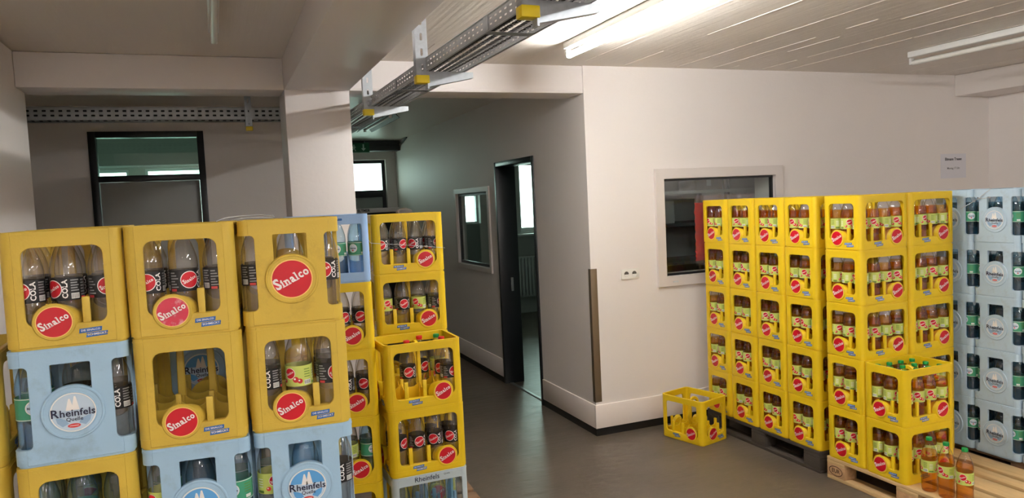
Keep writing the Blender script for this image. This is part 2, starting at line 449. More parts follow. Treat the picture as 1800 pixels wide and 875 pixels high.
def bottle_grid(mat):
    mb = MB()
    def scallop(n, half, pitch, top=0.128, dip=0.092, z0=0.017):
        pts = [(-half, z0), (half, z0)]; steps = 36
        for i in range(steps + 1):
            u = half - 2 * half * i / steps
            c = abs(math.cos(PI * u / pitch)) if n % 2 else abs(math.sin(PI * u / pitch))
            c = 1 - c
            pts.append((u, dip + (top - dip) * (c ** 1.5)))
        return pts
    for y in (-0.047, 0.047):
        mb.plate([scallop(4, CL / 2 - 0.012, 0.094)], 0.005, mat, T(0, y, 0) @ RX(PI / 2))
    for x in (-0.094, 0.0, 0.094):
        mb.plate([scallop(3, CW / 2 - 0.012, 0.094)], 0.005, mat, T(x, 0, 0) @ RZ(PI / 2) @ RX(PI / 2))
    for x in (-0.094, 0, 0.094):
        for y in (-0.047, 0.047):
            mb.bbox(x - 0.008, y - 0.008, 0.017, x + 0.008, y + 0.008, 0.138, 0.003, mat)
        for s in (-1, 1):
            if abs(x + s * 0.094) < 0.01: continue          # the emblem boss stands here
            mb.bbox(x - 0.010, s * 0.134 - 0.007, 0.017, x + 0.010, s * 0.134 + 0.007, 0.140, 0.003, mat)
    for y in (-0.047, 0.047):
        for s in (-1, 1):
            if abs(y + s * 0.047) < 0.01: continue
            mb.bbox(s * 0.184 - 0.007, y - 0.010, 0.017, s * 0.184 + 0.007, y + 0.010, 0.140, 0.003, mat)
    return mb.done('bottle_grid')
def crate_handle(mat):
    mb = MB()
    o = [(-0.058, 0.11), (-0.034, 0.11)]
    inner = [(0.034 * math.cos(R(a)), 0.262 + 0.034 * math.sin(R(a))) for a in range(180, -1, -15)]
    o += inner + [(0.034, 0.11), (0.058, 0.11)]
    o += [(0.056, 0.20)] + [(0.054 * math.cos(R(a)), 0.262 + 0.058 * math.sin(R(a))) for a in range(0, 181, 15)] + [(-0.056, 0.20)]
    mb.plate([o], 0.018, mat, RZ(PI / 2) @ RX(PI / 2), 0.003)
    return mb.done('handle')

def window_crate(mat, ring, red='badge_red', faces=(0, 1, 2, 3), glare_face=None):
    def loops(odd, w):
        if odd: op = rrect(-0.0975, 0.064, 0.0985, 0.289, 0.026)
        else: op = rrect(-0.152, 0.055, 0.156, 0.291, 0.026)
        return [[[(-w, 0.007), (w, 0.007), (w, CH), (-w, CH)], op]]
    mb = MB(); crate_shell(mb, mat, loops, [(0.007, CH)])
    for k in range(4):                                             # sill ledge at the foot of each window
        fm = face_m(k, ((CW if k % 2 == 0 else CL) - G) / 2)
        if k % 2: mb.plate([[(0.015, 0.050), (0.098, 0.050), (0.098, 0.066), (0.015, 0.066)]], 0.024, mat, fm @ T(0, 0, -0.0125), 0.002)
        else: mb.plate([[(-0.150, 0.042), (0.045, 0.042), (0.045, 0.057), (-0.150, 0.057)]], 0.024, mat, fm @ T(0, 0, -0.0125), 0.002)
    rim_line(mb, mat, 0.3255, 0.003, 0.0012); rim_line(mb, mat, 0.030, 0.0025, 0.0008)
    parts = [['body', mb.done('crate_body'), None, []], ['bottle_grid', bottle_grid(mat), None, []], ['handle', crate_handle(mat), None, []]]
    for k in faces:
        u = (0.092, -0.031)[k % 2]; half = (CW if k % 2 == 0 else CL) / 2 - G / 2
        b = disc_badge(0.0425, 0.0455, 0.0535, 0.034, 0.078, ring, 'badge_rim', red if k != glare_face else 'badge_red_glare')
        sg = (-1, 1)[k % 2]                                     # the boss leans towards the open half of the window
        for v in b.bm.verts:
            if v.co.z < -0.02:
                v.co.x = v.co.x * 0.92 + sg * 0.020; v.co.y = v.co.y * 0.92 - 0.006
        bmesh.ops.transform(b.bm, matrix=face_m(k, half) @ T(u, 0.075, 0), verts=list(b.bm.verts))
        parts.append(['badge', b.done('crate_badge'), 'round red emblem with white slanting wordmark on a yellow boss', []])
    for k in faces:
        u = (-0.054, 0.060)[k % 2]; half = (CW if k % 2 == 0 else CL) / 2 - G / 2
        s = slogan(); bmesh.ops.transform(s.bm, matrix=face_m(k, half) @ T(u, 0.036, 0.0004), verts=list(s.bm.verts))
        parts.append(['slogan_sticker', s.done('slogan_sticker'), 'small blue two-line slogan sticker', []])
    return [tuple(p) for p in parts]

def arc_pts(cx, cy, r, a0, a1, n=5):
    return [(cx + r * math.cos(R(a0 + (a1 - a0) * i / n)), cy + r * math.sin(R(a0 + (a1 - a0) * i / n))) for i in range(n + 1)]
def web_crate(mat, badge, red=None):
    """crate with open corners: bands above and below, a web with a round boss in the middle of each side"""
    bt, bb, rr = 0.288, 0.052, 0.014
    def loops(odd, w):
        wb = 0.102 if odd else 0.118
        o = [(-w, 0.007), (w, 0.007), (w, bb)]
        o += [(wb + rr, bb)] + arc_pts(wb + rr, bb + rr, rr, 270, 180) + arc_pts(wb + rr, bt - rr, rr, 180, 90) + [(w, bt)]
        o += [(w, CH), (-w, CH), (-w, bt)]
        o += arc_pts(-wb - rr, bt - rr, rr, 90, 0) + arc_pts(-wb - rr, bb + rr, rr, 0, -90) + [(-w, bb)]
        ww = 0.049 if odd else 0.10
        return [[o, rrect(-ww, 0.150, ww, 0.288, 0.004, 2)]]
    mb = MB(); crate_shell(mb, mat, loops, [(0.007, bb), (bt, CH)])
    rim_line(mb, mat, 0.3255, 0.003, 0.0012)
    parts = [['body', mb.done('crate_body'), None, []], ['bottle_grid', bottle_grid(mat), None, []], ['handle', crate_handle(mat), None, []]]
    for k in range(4):
        half = (CW if k % 2 == 0 else CL) / 2 - G / 2
        b = badge(); bmesh.ops.transform(b.bm, matrix=face_m(k, half) @ T(0, 0.146, 0), verts=list(b.bm.verts))
        # the boss stands on a short bracket so that it closes the lower part of the window
        parts.append(['badge', b.done('crate_badge'), 'big round emblem in the middle of the crate side', []])
    return [tuple(p) for p in parts]

def open_crate(mat, small_text):
    """crate with a lettered rim over one wide opening"""
    def loops(odd, w):
        x = w - 0.004
        return [[[(-w, 0.007), (w, 0.007), (w, CH), (-w, CH)], rrect(-x, 0.05, x, 0.287, 0.006, 3)]]
    mb = MB(); crate_shell(mb, mat, loops, [(0.007, CH)]); rim_line(mb, mat, 0.3255, 0.003, 0.0012)
    parts = [['body', mb.done('crate_body'), None, []], ['bottle_grid', bottle_grid(mat), None, []], ['handle', crate_handle(mat), None, []]]
    for k in (0, 2):
        t = MB(); half = CW / 2 - G / 2
        if small_text:
            t.plate([rrect(0.035, 0.306, 0.075, 0.317, 0.004)], 0.0006, 'slogan_blue', face_m(k, half))
        else:
            t.mesh(text_mesh('Rheinfels', 0.036, 0.0003), 'logo_navy', face_m(k, half) @ T(-0.02, 0.312, 0.0012))
            t.mesh(text_mesh('Quelle', 0.0125, 0.0), 'logo_navy', face_m(k, half) @ T(0.085, 0.318, 0.0012))
        parts.append(['rim_lettering', t.done('rim_lettering'), 'dark lettering on the pale rim', []])
    return [tuple(p) for p in parts]

P_YEL = window_crate('crate_yellow', 'crate_yellow')
P_OLD = window_crate('crate_yellow_worn', 'crate_yellow_worn')
P_GLARE = window_crate('crate_yellow_worn', 'crate_yellow_worn', glare_face=1)
P_BLUE = web_crate('crate_blue', lambda: rheinfels_badge('crate_blue'))
P_BLUEF = web_crate('crate_blue', lambda: rheinfels_badge('crate_blue', True))
P_PALE = web_crate('crate_pale', lambda: rheinfels_badge('crate_pale', True))
def big_red():
    b = disc_badge(0.058, 0.062, 0.079, 0.012, 0.110, 'crate_yellow_worn', 'badge_rim', 'badge_red', 0.005, 27)
    b.lathe([(0.0775, 0.0045), (0.076, 0.0075), (0.0725, 0.0075), (0.071, 0.0045)], 'crate_yellow_worn', 40, caps=False)
    return b
P_WEBY = web_crate('crate_yellow_worn', big_red)
P_OPEN = open_crate('crate_light_blue', True)
P_TEXT = open_crate('crate_grey_blue', False)

# ------------------------------------------------------------------ bottles (0.306 high, 84 mm wide)
BR = 0.0415
PROF = [(0.012, 0.006), (0.022, 0.002), (0.034, 0.0), (0.0395, 0.005), (BR, 0.016), (BR, 0.060), (0.0405, 0.075), (BR, 0.090), (BR, 0.108),
        (0.0403, 0.112), (0.0403, 0.181), (BR, 0.186), (BR, 0.196), (0.0410, 0.206), (0.0388, 0.220), (0.0340, 0.238), (0.0278, 0.256),
        (0.0205, 0.272), (0.0150, 0.281), (0.0132, 0.283), (0.0160, 0.284), (0.0160, 0.287), (0.0132, 0.288), (0.0132, 0.300)]
def bottle_body(mat):
    mb = MB(); mb.lathe(PROF, mat, 28); return mb.done('bottle_body', 50)
def bottle_drink(mat, level):
    pr = [(max(r - 0.0012, 0.004), z + 0.0012) for r, z in PROF if z < level]
    r0 = pr[-1][0]
    for (ra, za), (rb, zb) in zip(PROF, PROF[1:]):
        if za <= level < zb: r0 = ra + (rb - ra) * (level - za) / (zb - za) - 0.0012
    pr.append((r0, level))
    mb = MB(); mb.lathe(pr, mat, 28); return mb.done('drink', 50)
def bottle_cap(mat):
    mb = MB()
    mb.lathe([(0.0150, 0.2885), (0.0156, 0.289), (0.0156, 0.3035), (0.0145, 0.306), (0.002, 0.3062)], mat, 22)
    for i in range(22):
        a = 2 * PI * i / 22
        mb.box(0.0152, -0.0008, 0.292, 0.0162, 0.0008, 0.303, mat, RZ(a))
    mb.lathe([(0.0146, 0.2845 + 0.003), (0.0152, 0.2882)], mat, 22)
    return mb.done('cap')
LR = 0.0421
def wrapper(theta0, r):
    def f(v):
        t = theta0 + v.x / r
        rr = r + v.z
        return Vector((rr * math.sin(t), -rr * math.cos(t), v.y))
    return f
def grid_rect(mb, x0, y0, x1, y1, mat, wrap, z=0.0):
    n = max(1, int((x1 - x0) / 0.006))
    vs = []
    for i in range(n + 1):
        x = x0 + (x1 - x0) * i / n; vs += [(x, y0, z), (x, y1, z)]
    mb.faces(vs, [(2 * i, 2 * i + 2, 2 * i + 3, 2 * i + 1) for i in range(n)], mat, I4, wrap)
def wdisc(mb, cx, cy, r, mat, z, wrap, n=24, rings=5):
    vs = [(cx, cy, z)]; fs = []
    for k in range(1, rings + 1):
        for i in range(n):
            a = 2 * PI * i / n; vs.append((cx + r * k / rings * math.cos(a), cy + r * k / rings * math.sin(a), z))
    for i in range(n): fs.append((0, 1 + i, 1 + (i + 1) % n))
    for k in range(rings - 1):
        o = 1 + k * n
        for i in range(n): fs.append((o + i, o + n + i, o + n + (i + 1) % n, o + (i + 1) % n))
    mb.faces(vs, fs, mat, I4, wrap)
def red_spot(mb, w, cx, cy, r, z=0.0004, word=True):
    wdisc(mb, cx, cy, r * 1.1, 'badge_white', z, w)
    wdisc(mb, cx, cy, r, 'badge_red', z + 0.0003, w)
    if word: sinalco(mb, T(cx, cy, z + 0.0007) @ RZ(R(27)), r * 1.7, 'badge_white', w)
def label_mesh(kind):
    mb = MB(); base = {'cola': 'label_black', 'apple': 'label_green', 'water': 'label_teal'}[kind]
    z0, z1 = 0.1135, 0.1795
    mb.lathe([(0.0405, z0), (LR, z0 + 0.0006), (LR, z1 - 0.0006), (0.0405, z1)], base, 48, caps=False)
    for t0 in (0.0, PI):
        w = wrapper(t0, LR)
        if kind == 'cola':
            red_spot(mb, w, 0.0, 0.148, 0.024)
            mb.mesh(text_mesh('COLA', 0.020, 0.0006), 'badge_white', T(0.0335, 0.147, 0.0005) @ RZ(PI / 2), w)
            grid_rect(mb, 0.048, 0.118, 0.070, 0.134, 'label_white', w, 0.0004)
            for i in range(6): grid_rect(mb, 0.0495 + i * 0.0034, 0.1195, 0.0508 + i * 0.0034, 0.1325, 'label_black', w, 0.0007)
            for i in range(5): grid_rect(mb, 0.048, 0.140 + i * 0.0075, 0.070 - 0.004 * (i % 2), 0.1432 + i * 0.0075, 'label_grey', w, 0.0004)
            for i in range(6): grid_rect(mb, -0.056, 0.126 + i * 0.0085, -0.032 - 0.005 * (i % 3), 0.1295 + i * 0.0085, 'label_grey', w, 0.0004)
            grid_rect(mb, -0.056, 0.115, -0.038, 0.1225, 'logo_red', w, 0.0006)
        elif kind == 'apple':
            red_spot(mb, w, 0.0, 0.156, 0.0165)
            for ax, ay, ar in ((0.019, 0.136, 0.0095), (0.032, 0.131, 0.008), (-0.020, 0.131, 0.007)):
                wdisc(mb, ax, ay, ar, 'apple_red', 0.0004, w, 18, 3)
                mb.flat([circ(ax - ar * 0.3, ay + ar * 0.25, ar * 0.35, 10)], 'badge_white', T(0, 0, 0.0007), w)
            grid_rect(mb, 0.045, 0.118, 0.068, 0.133, 'label_white', w, 0.0004)
            for i in range(6): grid_rect(mb, 0.0465 + i * 0.0036, 0.120, 0.048 + i * 0.0036, 0.131, 'label_black', w, 0.0007)
            for i in range(4): grid_rect(mb, 0.046, 0.142 + i * 0.008, 0.066, 0.1445 + i * 0.008, 'label_dark_green', w, 0.0004)
            grid_rect(mb, -0.058, 0.117, -0.036, 0.125, 'label_dark_green', w, 0.0004)
            for i in range(4): grid_rect(mb, -0.056, 0.136 + i * 0.008, -0.038, 0.1385 + i * 0.008, 'label_white', w, 0.0004)
        else:
            grid_rect(mb, -0.066, 0.1755, 0.066, 0.1775, 'label_white', w, 0.0003)
            grid_rect(mb, -0.066, 0.1155, 0.066, 0.1175, 'label_white', w, 0.0003)
            wdisc(mb, 0, 0.150, 0.021, 'badge_white', 0.0004, w)
            wdisc(mb, 0, 0.150, 0.0185, 'logo_mountain', 0.0006, w)
            mb.mesh(text_mesh('Rheinfels', 0.0088, 0.0003), 'logo_navy', T(0, 0.1495, 0.0010), w)
            mb.flat([[(-0.006, 0.156), (0.006, 0.156), (0.001, 0.166), (-0.001, 0.166)]], 'badge_white', T(0, 0, 0.0008), w)
            wdisc(mb, 0, 0.1395, 0.004, 'logo_red', 0.0010, w, 12, 2)
            for i in range(4): grid_rect(mb, 0.036, 0.140 + i * 0.008, 0.060, 0.1425 + i * 0.008, 'label_dark_green', w, 0.0004)
            grid_rect(mb, 0.040, 0.121, 0.058, 0.131, 'label_white', w, 0.0004)
    return mb.done('label_' + kind)
ME = {'body': bottle_body('pet'), 'body_n': bottle_body('pet_new'), 'body_b': bottle_body('pet_blue'),
      'amber': bottle_drink('drink_amber', 0.232), 'water': bottle_drink('drink_water', 0.236),
      'cola': label_mesh('cola'), 'apple': label_mesh('apple'), 'wlab': label_mesh('water'),
      'cg': bottle_cap('cap_green'), 'cr': bottle_cap('cap_red'), 'ct': bottle_cap('cap_teal')}
B_AMBER = [('bottle_body', ME['body_n'], None, []), ('drink', ME['amber'], 'amber drink', []), ('label', ME['apple'], 'pale green label', []), ('cap', ME['cg'], 'green screw cap', [])]
B_WATER = [('bottle_body', ME['body_b'], None, []), ('drink', ME['water'], 'clear water', []), ('label', ME['wlab'], 'teal green label', []), ('cap', ME['ct'], 'teal screw cap', [])]
B_COLA = [('bottle_body', ME['body'], None, []), ('label', ME['cola'], 'black label with red disc', []), ('cap', ME['cr'], 'red screw cap', [])]
B_APPLE = [('bottle_body', ME['body'], None, []), ('label', ME['apple'], 'pale green label', []), ('cap', ME['cg'], 'green screw cap', [])]
B_WEMPTY = [('bottle_body', ME['body_b'], None, []), ('label', ME['wlab'], 'teal green label', []), ('cap', ME['ct'], 'teal screw cap', [])]
B_BARE = [('bottle_body', ME['body_b'], None, []), ('cap', ME['ct'], 'teal screw cap', [])]
KIND = {'A': (B_AMBER, 'full amber bottle', 'drink_bottle'), 'W': (B_WATER, 'full water bottle', 'water_bottle'),
        'C': (B_COLA, 'empty black-label cola bottle', 'drink_bottle'), 'G': (B_APPLE, 'empty pale-green-label bottle', 'drink_bottle'),
        'T': (B_WEMPTY, 'empty teal-label water bottle', 'water_bottle'), 'N': (B_BARE, 'empty bluish bottle', 'water_bottle')}
CX = (-0.141, -0.047, 0.047, 0.141); CY = (-0.094, 0.0, 0.094)
def bottle(k, m, where, group, face=None):
    p, d, n = KIND[k]
    a = random.uniform(-0.5, 0.5) if face is None else face
    return spawn(n, p, m @ RZ(a), ' '.join((d + ' ' + where).split()), 'bottle', group)
def crate_m(x, y, z, rot): return T(x, y, z) @ RZ(rot)

# ------------------------------------------------------------------ the setting
def wall_y(mb, x0, x1, z0, z1, y, th, holes, mat):      # wall in a y plane with rectangular holes (xa, za, xb, zb)
    _wall(mb, x0, x1, z0, z1, holes, mat, lambda u, z, d: (u, y + d * th, z))
def wall_x(mb, y0, y1, z0, z1, x, th, holes, mat):
    _wall(mb, y0, y1, z0, z1, holes, mat, lambda u, z, d: (x + d * th, u, z))
def _wall(mb, u0, u1, z0, z1, holes, mat, f):
    us = sorted({u0, u1, *[h[0] for h in holes], *[h[2] for h in holes]}); zs = sorted({z0, z1, *[h[1] for h in holes], *[h[3] for h in holes]})
    def solid(i, j):
        if i < 0 or j < 0 or i >= len(us) - 1 or j >= len(zs) - 1: return False
        cu, cz = (us[i] + us[i + 1]) / 2, (zs[j] + zs[j + 1]) / 2
        return not any(h[0] < cu < h[2] and h[1] < cz < h[3] for h in holes)
    for i in range(len(us) - 1):
        for j in range(len(zs) - 1):
            if not solid(i, j): continue
            a, b, c, d = us[i], us[i + 1], zs[j], zs[j + 1]
            for s in (0, 1): mb.faces([f(a, c, s), f(b, c, s), f(b, d, s), f(a, d, s)], [(0, 1, 2, 3)], mat)
            if not solid(i - 1, j): mb.faces([f(a, c, 0), f(a, c, 1), f(a, d, 1), f(a, d, 0)], [(0, 1, 2, 3)], mat)
            if not solid(i + 1, j): mb.faces([f(b, c, 0), f(b, c, 1), f(b, d, 1), f(b, d, 0)], [(0, 1, 2, 3)], mat)
            if not solid(i, j - 1): mb.faces([f(a, c, 0), f(b, c, 0), f(b, c, 1), f(a, c, 1)], [(0, 1, 2, 3)], mat)
            if not solid(i, j + 1): mb.faces([f(a, d, 0), f(b, d, 0), f(b, d, 1), f(a, d, 1)], [(0, 1, 2, 3)], mat)

YB, XC, ZC, ZL = 5.141, 2.687, 2.895, 2.685       # back wall plane, corridor wall plane, ceiling, lintel underside
XL, XR, XP0, XP1 = -1.04, 7.19, 0.475, 0.90
YF = -3.6                                          # wall behind the viewpoint

b = MB(); b.box(-4.2, YF - 0.2, -0.1, 9.0, 13.4, 0.0, 'floor_resin'); struct('floor', b, None)
b = MB(); b.box(-4.2, YF - 0.2, ZC, 9.0, 13.4, ZC + 0.2, 'ceiling_boards')
rr = random.Random(3)
for x in (1.35, 1.72, 2.62, 3.02, 3.51, 3.86, 4.02, 4.36, 4.62, 5.05, 5.48, 5.96, 6.4):   # seams left by the shuttering boards
    y = YF
    while y < YB - 0.02:
        ln = rr.uniform(0.08, 0.7)
        if rr.random() < 0.72:
            w = rr.uniform(0.0015, 0.0045); dx = rr.uniform(-0.004, 0.004); y1 = min(y + ln, YB - 0.01)
            b.faces([(x + dx - w, y, ZC), (x + dx + w, y, ZC), (x + dx + w, y1, ZC), (x + dx - w, y1, ZC), (x + dx, y + 0.02, ZC - w * 0.9), (x + dx, y1 - 0.02, ZC - w * 0.9)],
                    [(0, 4, 5, 3), (1, 2, 5, 4), (0, 1, 4), (3, 5, 2)], 'ceiling_boards')
        y += ln
struct('ceiling', b, None)

b = MB(); wall_y(b, XC, XR + 0.2, 0, ZC, YB, 0.25, [(3.372, 1.214, 4.5, 2.005)], 'wall_paint'); struct('wall_back', b, None)
b = MB(); wall_x(b, YB + 0.25, 11.6, 0, ZC, XC, 0.1, [(6.19, 0, 7.12, 2.25), (7.40, 1.185, 8.49, 2.0)], 'wall_paint'); struct('wall_corridor', b, None)
b = MB(); wall_x(b, YF, YB + 0.25, 0, ZC, XL, -0.25, [], 'wall_paint'); struct('wall_left', b, None)
b = MB(); wall_x(b, YF, YB, 0, ZC, XR, 0.2, [], 'wall_paint'); struct('wall_right', b, None)
b = MB(); wall_y(b, XL - 0.25, XR + 0.2, 0, ZC, YF, -0.2, [], 'wall_paint'); struct('wall_front', b, None)
b = MB(); b.bbox(XP0, YB, 0, XP1, YB + 0.42, ZC - 0.001, 0.004, 'lintel_paint'); struct('wall_pillar', b)
b = MB(); b.bbox(XP0, YF + 0.01, ZL, XP1, YB - 0.002, ZC + 0.02, 0.006, 'lintel_paint'); struct('trim_beam', b)
b = MB(); b.box(XP1, YB + 0.012, ZL + 0.015, XC, YB + 0.30, ZC - 0.001, 'lintel_paint'); b.bbox(XP1 + 0.001, YB + 0.006, ZL, XC - 0.001, YB + 0.30, ZL + 0.022, 0.004, 'lintel_paint'); struct('trim_lintel_right', b)
b = MB(); b.bbox(XL + 0.001, YB + 0.008, ZL, XP0 - 0.001, YB + 0.30, ZC - 0.001, 0.006, 'lintel_paint'); struct('trim_lintel_left', b)
b = MB(); b.bbox(6.715, YF + 0.01, 2.694, XR - 0.001, YB - 0.001, ZC - 0.001, 0.006, 'wall_paint'); struct('trim_box_right', b)
# side room behind the left opening and corridor ends
b = MB(); wall_y(b, -4.0, 0.64, 0, ZC, 7.5, 0.2, [(-1.0, 0, -0.056, 2.667)], 'wall_paint'); struct('wall_side_back', b, None)
b = MB(); wall_x(b, YB + 0.3, 7.5, 0, ZC, -3.2, -0.2, [], 'wall_paint'); struct('wall_side_left', b, None)
b = MB(); wall_y(b, -3.2, XL - 0.25, 0, ZC, YB + 0.3, -0.25, [], 'wall_paint'); struct('wall_side_front', b, None)
b = MB(); wall_x(b, 7.5, 11.6, 0, ZC, 0.64, 0.2, [], 'wall_paint'); struct('wall_corridor_left', b, None)
b = MB(); wall_y(b, 0.64, XC + 0.1, 0, ZC, 11.6, 0.3, [(1.45, 1.0, 2.53, 2.63)], 'wall_paint'); struct('wall_corridor_end', b, None)
# hall behind the transom
b = MB(); wall_y(b, -4.0, 0.64, 0, ZC, 13.0, 0.2, [(-2.6, 1.4, -1.213, 2.655), (-0.985, 1.4, 0.45, 2.665)], 'room_wall'); struct('wall_hall_back', b, None)
b = MB(); wall_x(b, 7.7, 13.0, 0, ZC, -3.8, -0.2, [], 'room_wall'); struct('wall_hall_left', b, None)
b = MB(); wall_x(b, 11.9, 13.0, 0, ZC, 0.64, 0.2, [], 'room_wall'); struct('wall_hall_right', b, None)
b = MB(); b.box(-3.8, 9.6, 2.5, 0.64, 9.95, ZC - 0.001, 'room_wall'); struct('trim_beam_hall', b, None)
# room behind the corridor door and the store room behind the back window
b = MB(); wall_y(b, XC + 0.1, 8.0, 0, ZC, 11.5, 0.3, [(3.55, 1.55, 4.03, 2.03), (4.73, 1.36, 6.2, 2.55)], 'room_wall'); struct('wall_office_back', b, None)
b = MB(); wall_x(b, 6.35, 11.5, 0, ZC, 7.6, 0.2, [], 'room_wall'); struct('wall_office_right', b, None)
b = MB(); wall_y(b, XC + 0.1, 7.8, 0, ZC, 6.08, 0.1, [], 'room_wall'); struct('wall_office_front', b, None)
b = MB(); wall_x(b, YB + 0.25, 6.08, 0, ZC, 5.9, 0.1, [], 'room_wall'); struct('wall_store_right', b, None)

# skirting ledge and black base
def ledge(mb, run, nrm, flip=1):
    prof = [(0, 0.06), (0.012, 0.06), (0.012, 0.236), (0.002, 0.250), (0, 0.250)]
    return prof
b = MB()
b.bbox(XC - 0.012, YB - 0.014, 0.06, XR - 0.01, YB + 0.01, 0.248, 0.005, 'skirting_paint'); struct('baseboard_back', b)
b = MB(); b.box(XC - 0.006, YB - 0.008, 0.0, XR - 0.01, YB + 0.01, 0.0602, 'black_vinyl'); struct('trim_base_back', b)
b = MB()
for y0, y1 in ((YB + 0.0102, 6.155), (7.155, 11.59)): b.bbox(XC - 0.012, y0, 0.06, XC + 0.01, y1, 0.248, 0.005, 'skirting_paint')
struct('baseboard_corridor', b)
b = MB()
for y0, y1 in ((YB + 0.0102, 6.155), (7.155, 11.59)): b.box(XC - 0.006, y0, 0.0, XC + 0.01, y1, 0.0602, 'black_vinyl')
struct('trim_base_corridor', b)

# corner guard strip
b = MB(); b.bbox(XC - 0.005, YB - 0.005, 0.27, XC + 0.052, YB + 0.0005, 1.327, 0.0012, 'bronze'); b.bbox(XC - 0.005, YB - 0.004, 0.27, XC + 0.0005, YB + 0.034, 1.327, 0.0012, 'bronze')
tag(link('corner_guard', b.done('corner_guard')), 'brown metal corner guard strip on the white wall edge beside the corridor', 'corner guard')

# window 1: back wall
b = MB()
fr = lambda x0, z0, x1, z1, w: [[(x0 - w, z0 - w), (x1 + w, z0 - w), (x1 + w, z1 + w), (x0 - w, z1 + w)], [(x0, z0), (x1, z0), (x1, z1), (x0, z1)]]
b.plate(fr(3.372, 1.214, 4.5, 2.005, 0.082), 0.024, 'grey_frame', T(0, YB - 0.0125, 0) @ RX(PI / 2), 0.002)
w1 = struct('window_1', b)
b = MB(); b.plate(fr(3.39, 1.232, 4.482, 1.987, 0.0175), 0.03, 'dark_steel', T(0, YB + 0.03, 0) @ RX(PI / 2)); link('glazing_bead', b.done('glazing_bead'), w1)
b = MB(); b.box(3.386, YB + 0.026, 1.228, 4.486, YB + 0.032, 1.991, 'glass'); link('pane', b.done('pane'), w1)
b = MB(); b.bbox(3.425, YB - 0.030, 1.162, 3.475, YB - 0.023, 1.174, 0.002, 'white_frame'); link('maker_plate', b.done('maker_plate'), w1)
# window 2: corridor wall
b = MB()
RYX = RZ(PI / 2) @ RX(PI / 2)
b.plate(fr(7.40, 1.185, 8.49, 2.0, 0.055), 0.02, 'grey_frame', T(XC - 0.0105, 0, 0) @ RYX, 0.002)
w2 = struct('window_2', b)
b = MB(); b.plate(fr(7.43, 1.215, 8.46, 1.97, 0.0295), 0.03, 'dark_steel', T(XC + 0.03, 0, 0) @ RYX); link('glazing_bead', b.done('glazing_bead'), w2)
b = MB(); b.box(XC + 0.026, 7.425, 1.21, XC + 0.032, 8.465, 1.975, 'glass'); link('pane', b.done('pane'), w2)
# door 1: open doorway into the office, dark steel lining
b = MB()
for (y0, y1, z0, z1) in ((6.155, 6.20, 0, 2.285), (7.11, 7.155, 0, 2.285), (6.2, 7.11, 2.24, 2.285)):
    b.bbox(XC - 0.012, y0, z0, XC + 0.2, y1, z1, 0.003, 'dark_steel')
d1 = struct('door_1', b)
b = MB(); b.bbox(XC + 0.10, 7.095, 0.96, XC + 0.125, 7.112, 1.10, 0.002, 'alu_frame'); link('strike_plate', b.done('strike_plate'), d1)
b = MB(); b.bbox(XC + 0.04, 6.2, 0.0, XC + 0.075, 7.11, 0.006, 0.001, 'alu_frame'); link('threshold', b.done('threshold'), d1)
# door 2: side room door with transom
b = MB()
for (x0, x1, z0, z1) in ((-1.0, -0.942, 0, 2.667), (-0.114, -0.056, 0, 2.667), (-0.942, -0.114, 2.615, 2.667), (-0.942, -0.114, 2.22, 2.275)):
    b.bbox(x0, 7.47, z0, x1, 7.6, z1, 0.003, 'dark_steel')
d2 = struct('door_2', b)
b = MB(); b.box(-0.942, 7.53, 2.275, -0.114, 7.536, 2.615, 'glass_green'); link('transom_pane', b.done('transom_pane'), d2)
b = MB(); b.bbox(-0.94, 7.53, 0.01, -0.116, 7.575, 2.218, 0.003, 'room_wall'); dl = link('door_leaf', b.done('door_leaf'), d2)
b = MB(); b.tube([(-0.86, 7.535, 1.05), (-0.86, 7.48, 1.05), (-0.75, 7.48, 1.05)], 0.009, 'alu_frame'); link('handle', b.done('handle'), dl)
# window 3: corridor end
def outside_window(n, x0, z0, x1, z1, y, mat, bars, glass=True, fw=0.05):
    b = MB(); b.plate(fr(x0 + fw, z0 + fw, x1 - fw, z1 - fw, fw), 0.07, mat, T(0, y, 0) @ RX(PI / 2), 0.003)
    for (a0, c0, a1, c1) in bars: b.bbox(a0, y - 0.033, c0, a1, y + 0.033, c1, 0.003, mat)
    w = struct('window_%d' % n, b)
    p = MB(); p.box(x0 + fw * 0.6, y - 0.003, z0 + fw * 0.6, x1 - fw * 0.6, y + 0.003, z1 - fw * 0.6, 'glass'); link('pane', p.done('pane'), w)
    return w
w3 = outside_window(3, 1.45, 1.0, 2.53, 2.63, 11.72, 'dark_steel', [(1.5, 2.05, 2.48, 2.16)])
b = MB(); b.box(1.50, 11.74, 1.05, 2.48, 11.76, 2.05, 'room_wall'); link('blind_panel', b.done('blind_panel'), w3)
outside_window(4, 4.73, 1.36, 6.2, 2.55, 11.66, 'white_frame', [(5.4, 1.41, 5.48, 2.5)], fw=0.07)
outside_window(5, 3.55, 1.55, 4.03, 2.03, 11.66, 'white_frame', [], fw=0.03)
outside_window(6, -2.6, 1.4, -1.213, 2.655, 13.1, 'white_frame', [], fw=0.04)
outside_window(7, -0.985, 1.4, 0.45, 2.665, 13.1, 'white_frame', [], fw=0.04)
b = MB(); b.bbox(4.6, 11.30, 1.30, 6.3, 11.52, 1.335, 0.004, 'white_frame'); struct('trim_sill_office', b)
b = MB(); b.box(-12, 14.5, -0.5, 16, 40, -0.02, 'ground_out'); struct('floor_yard', b, None)

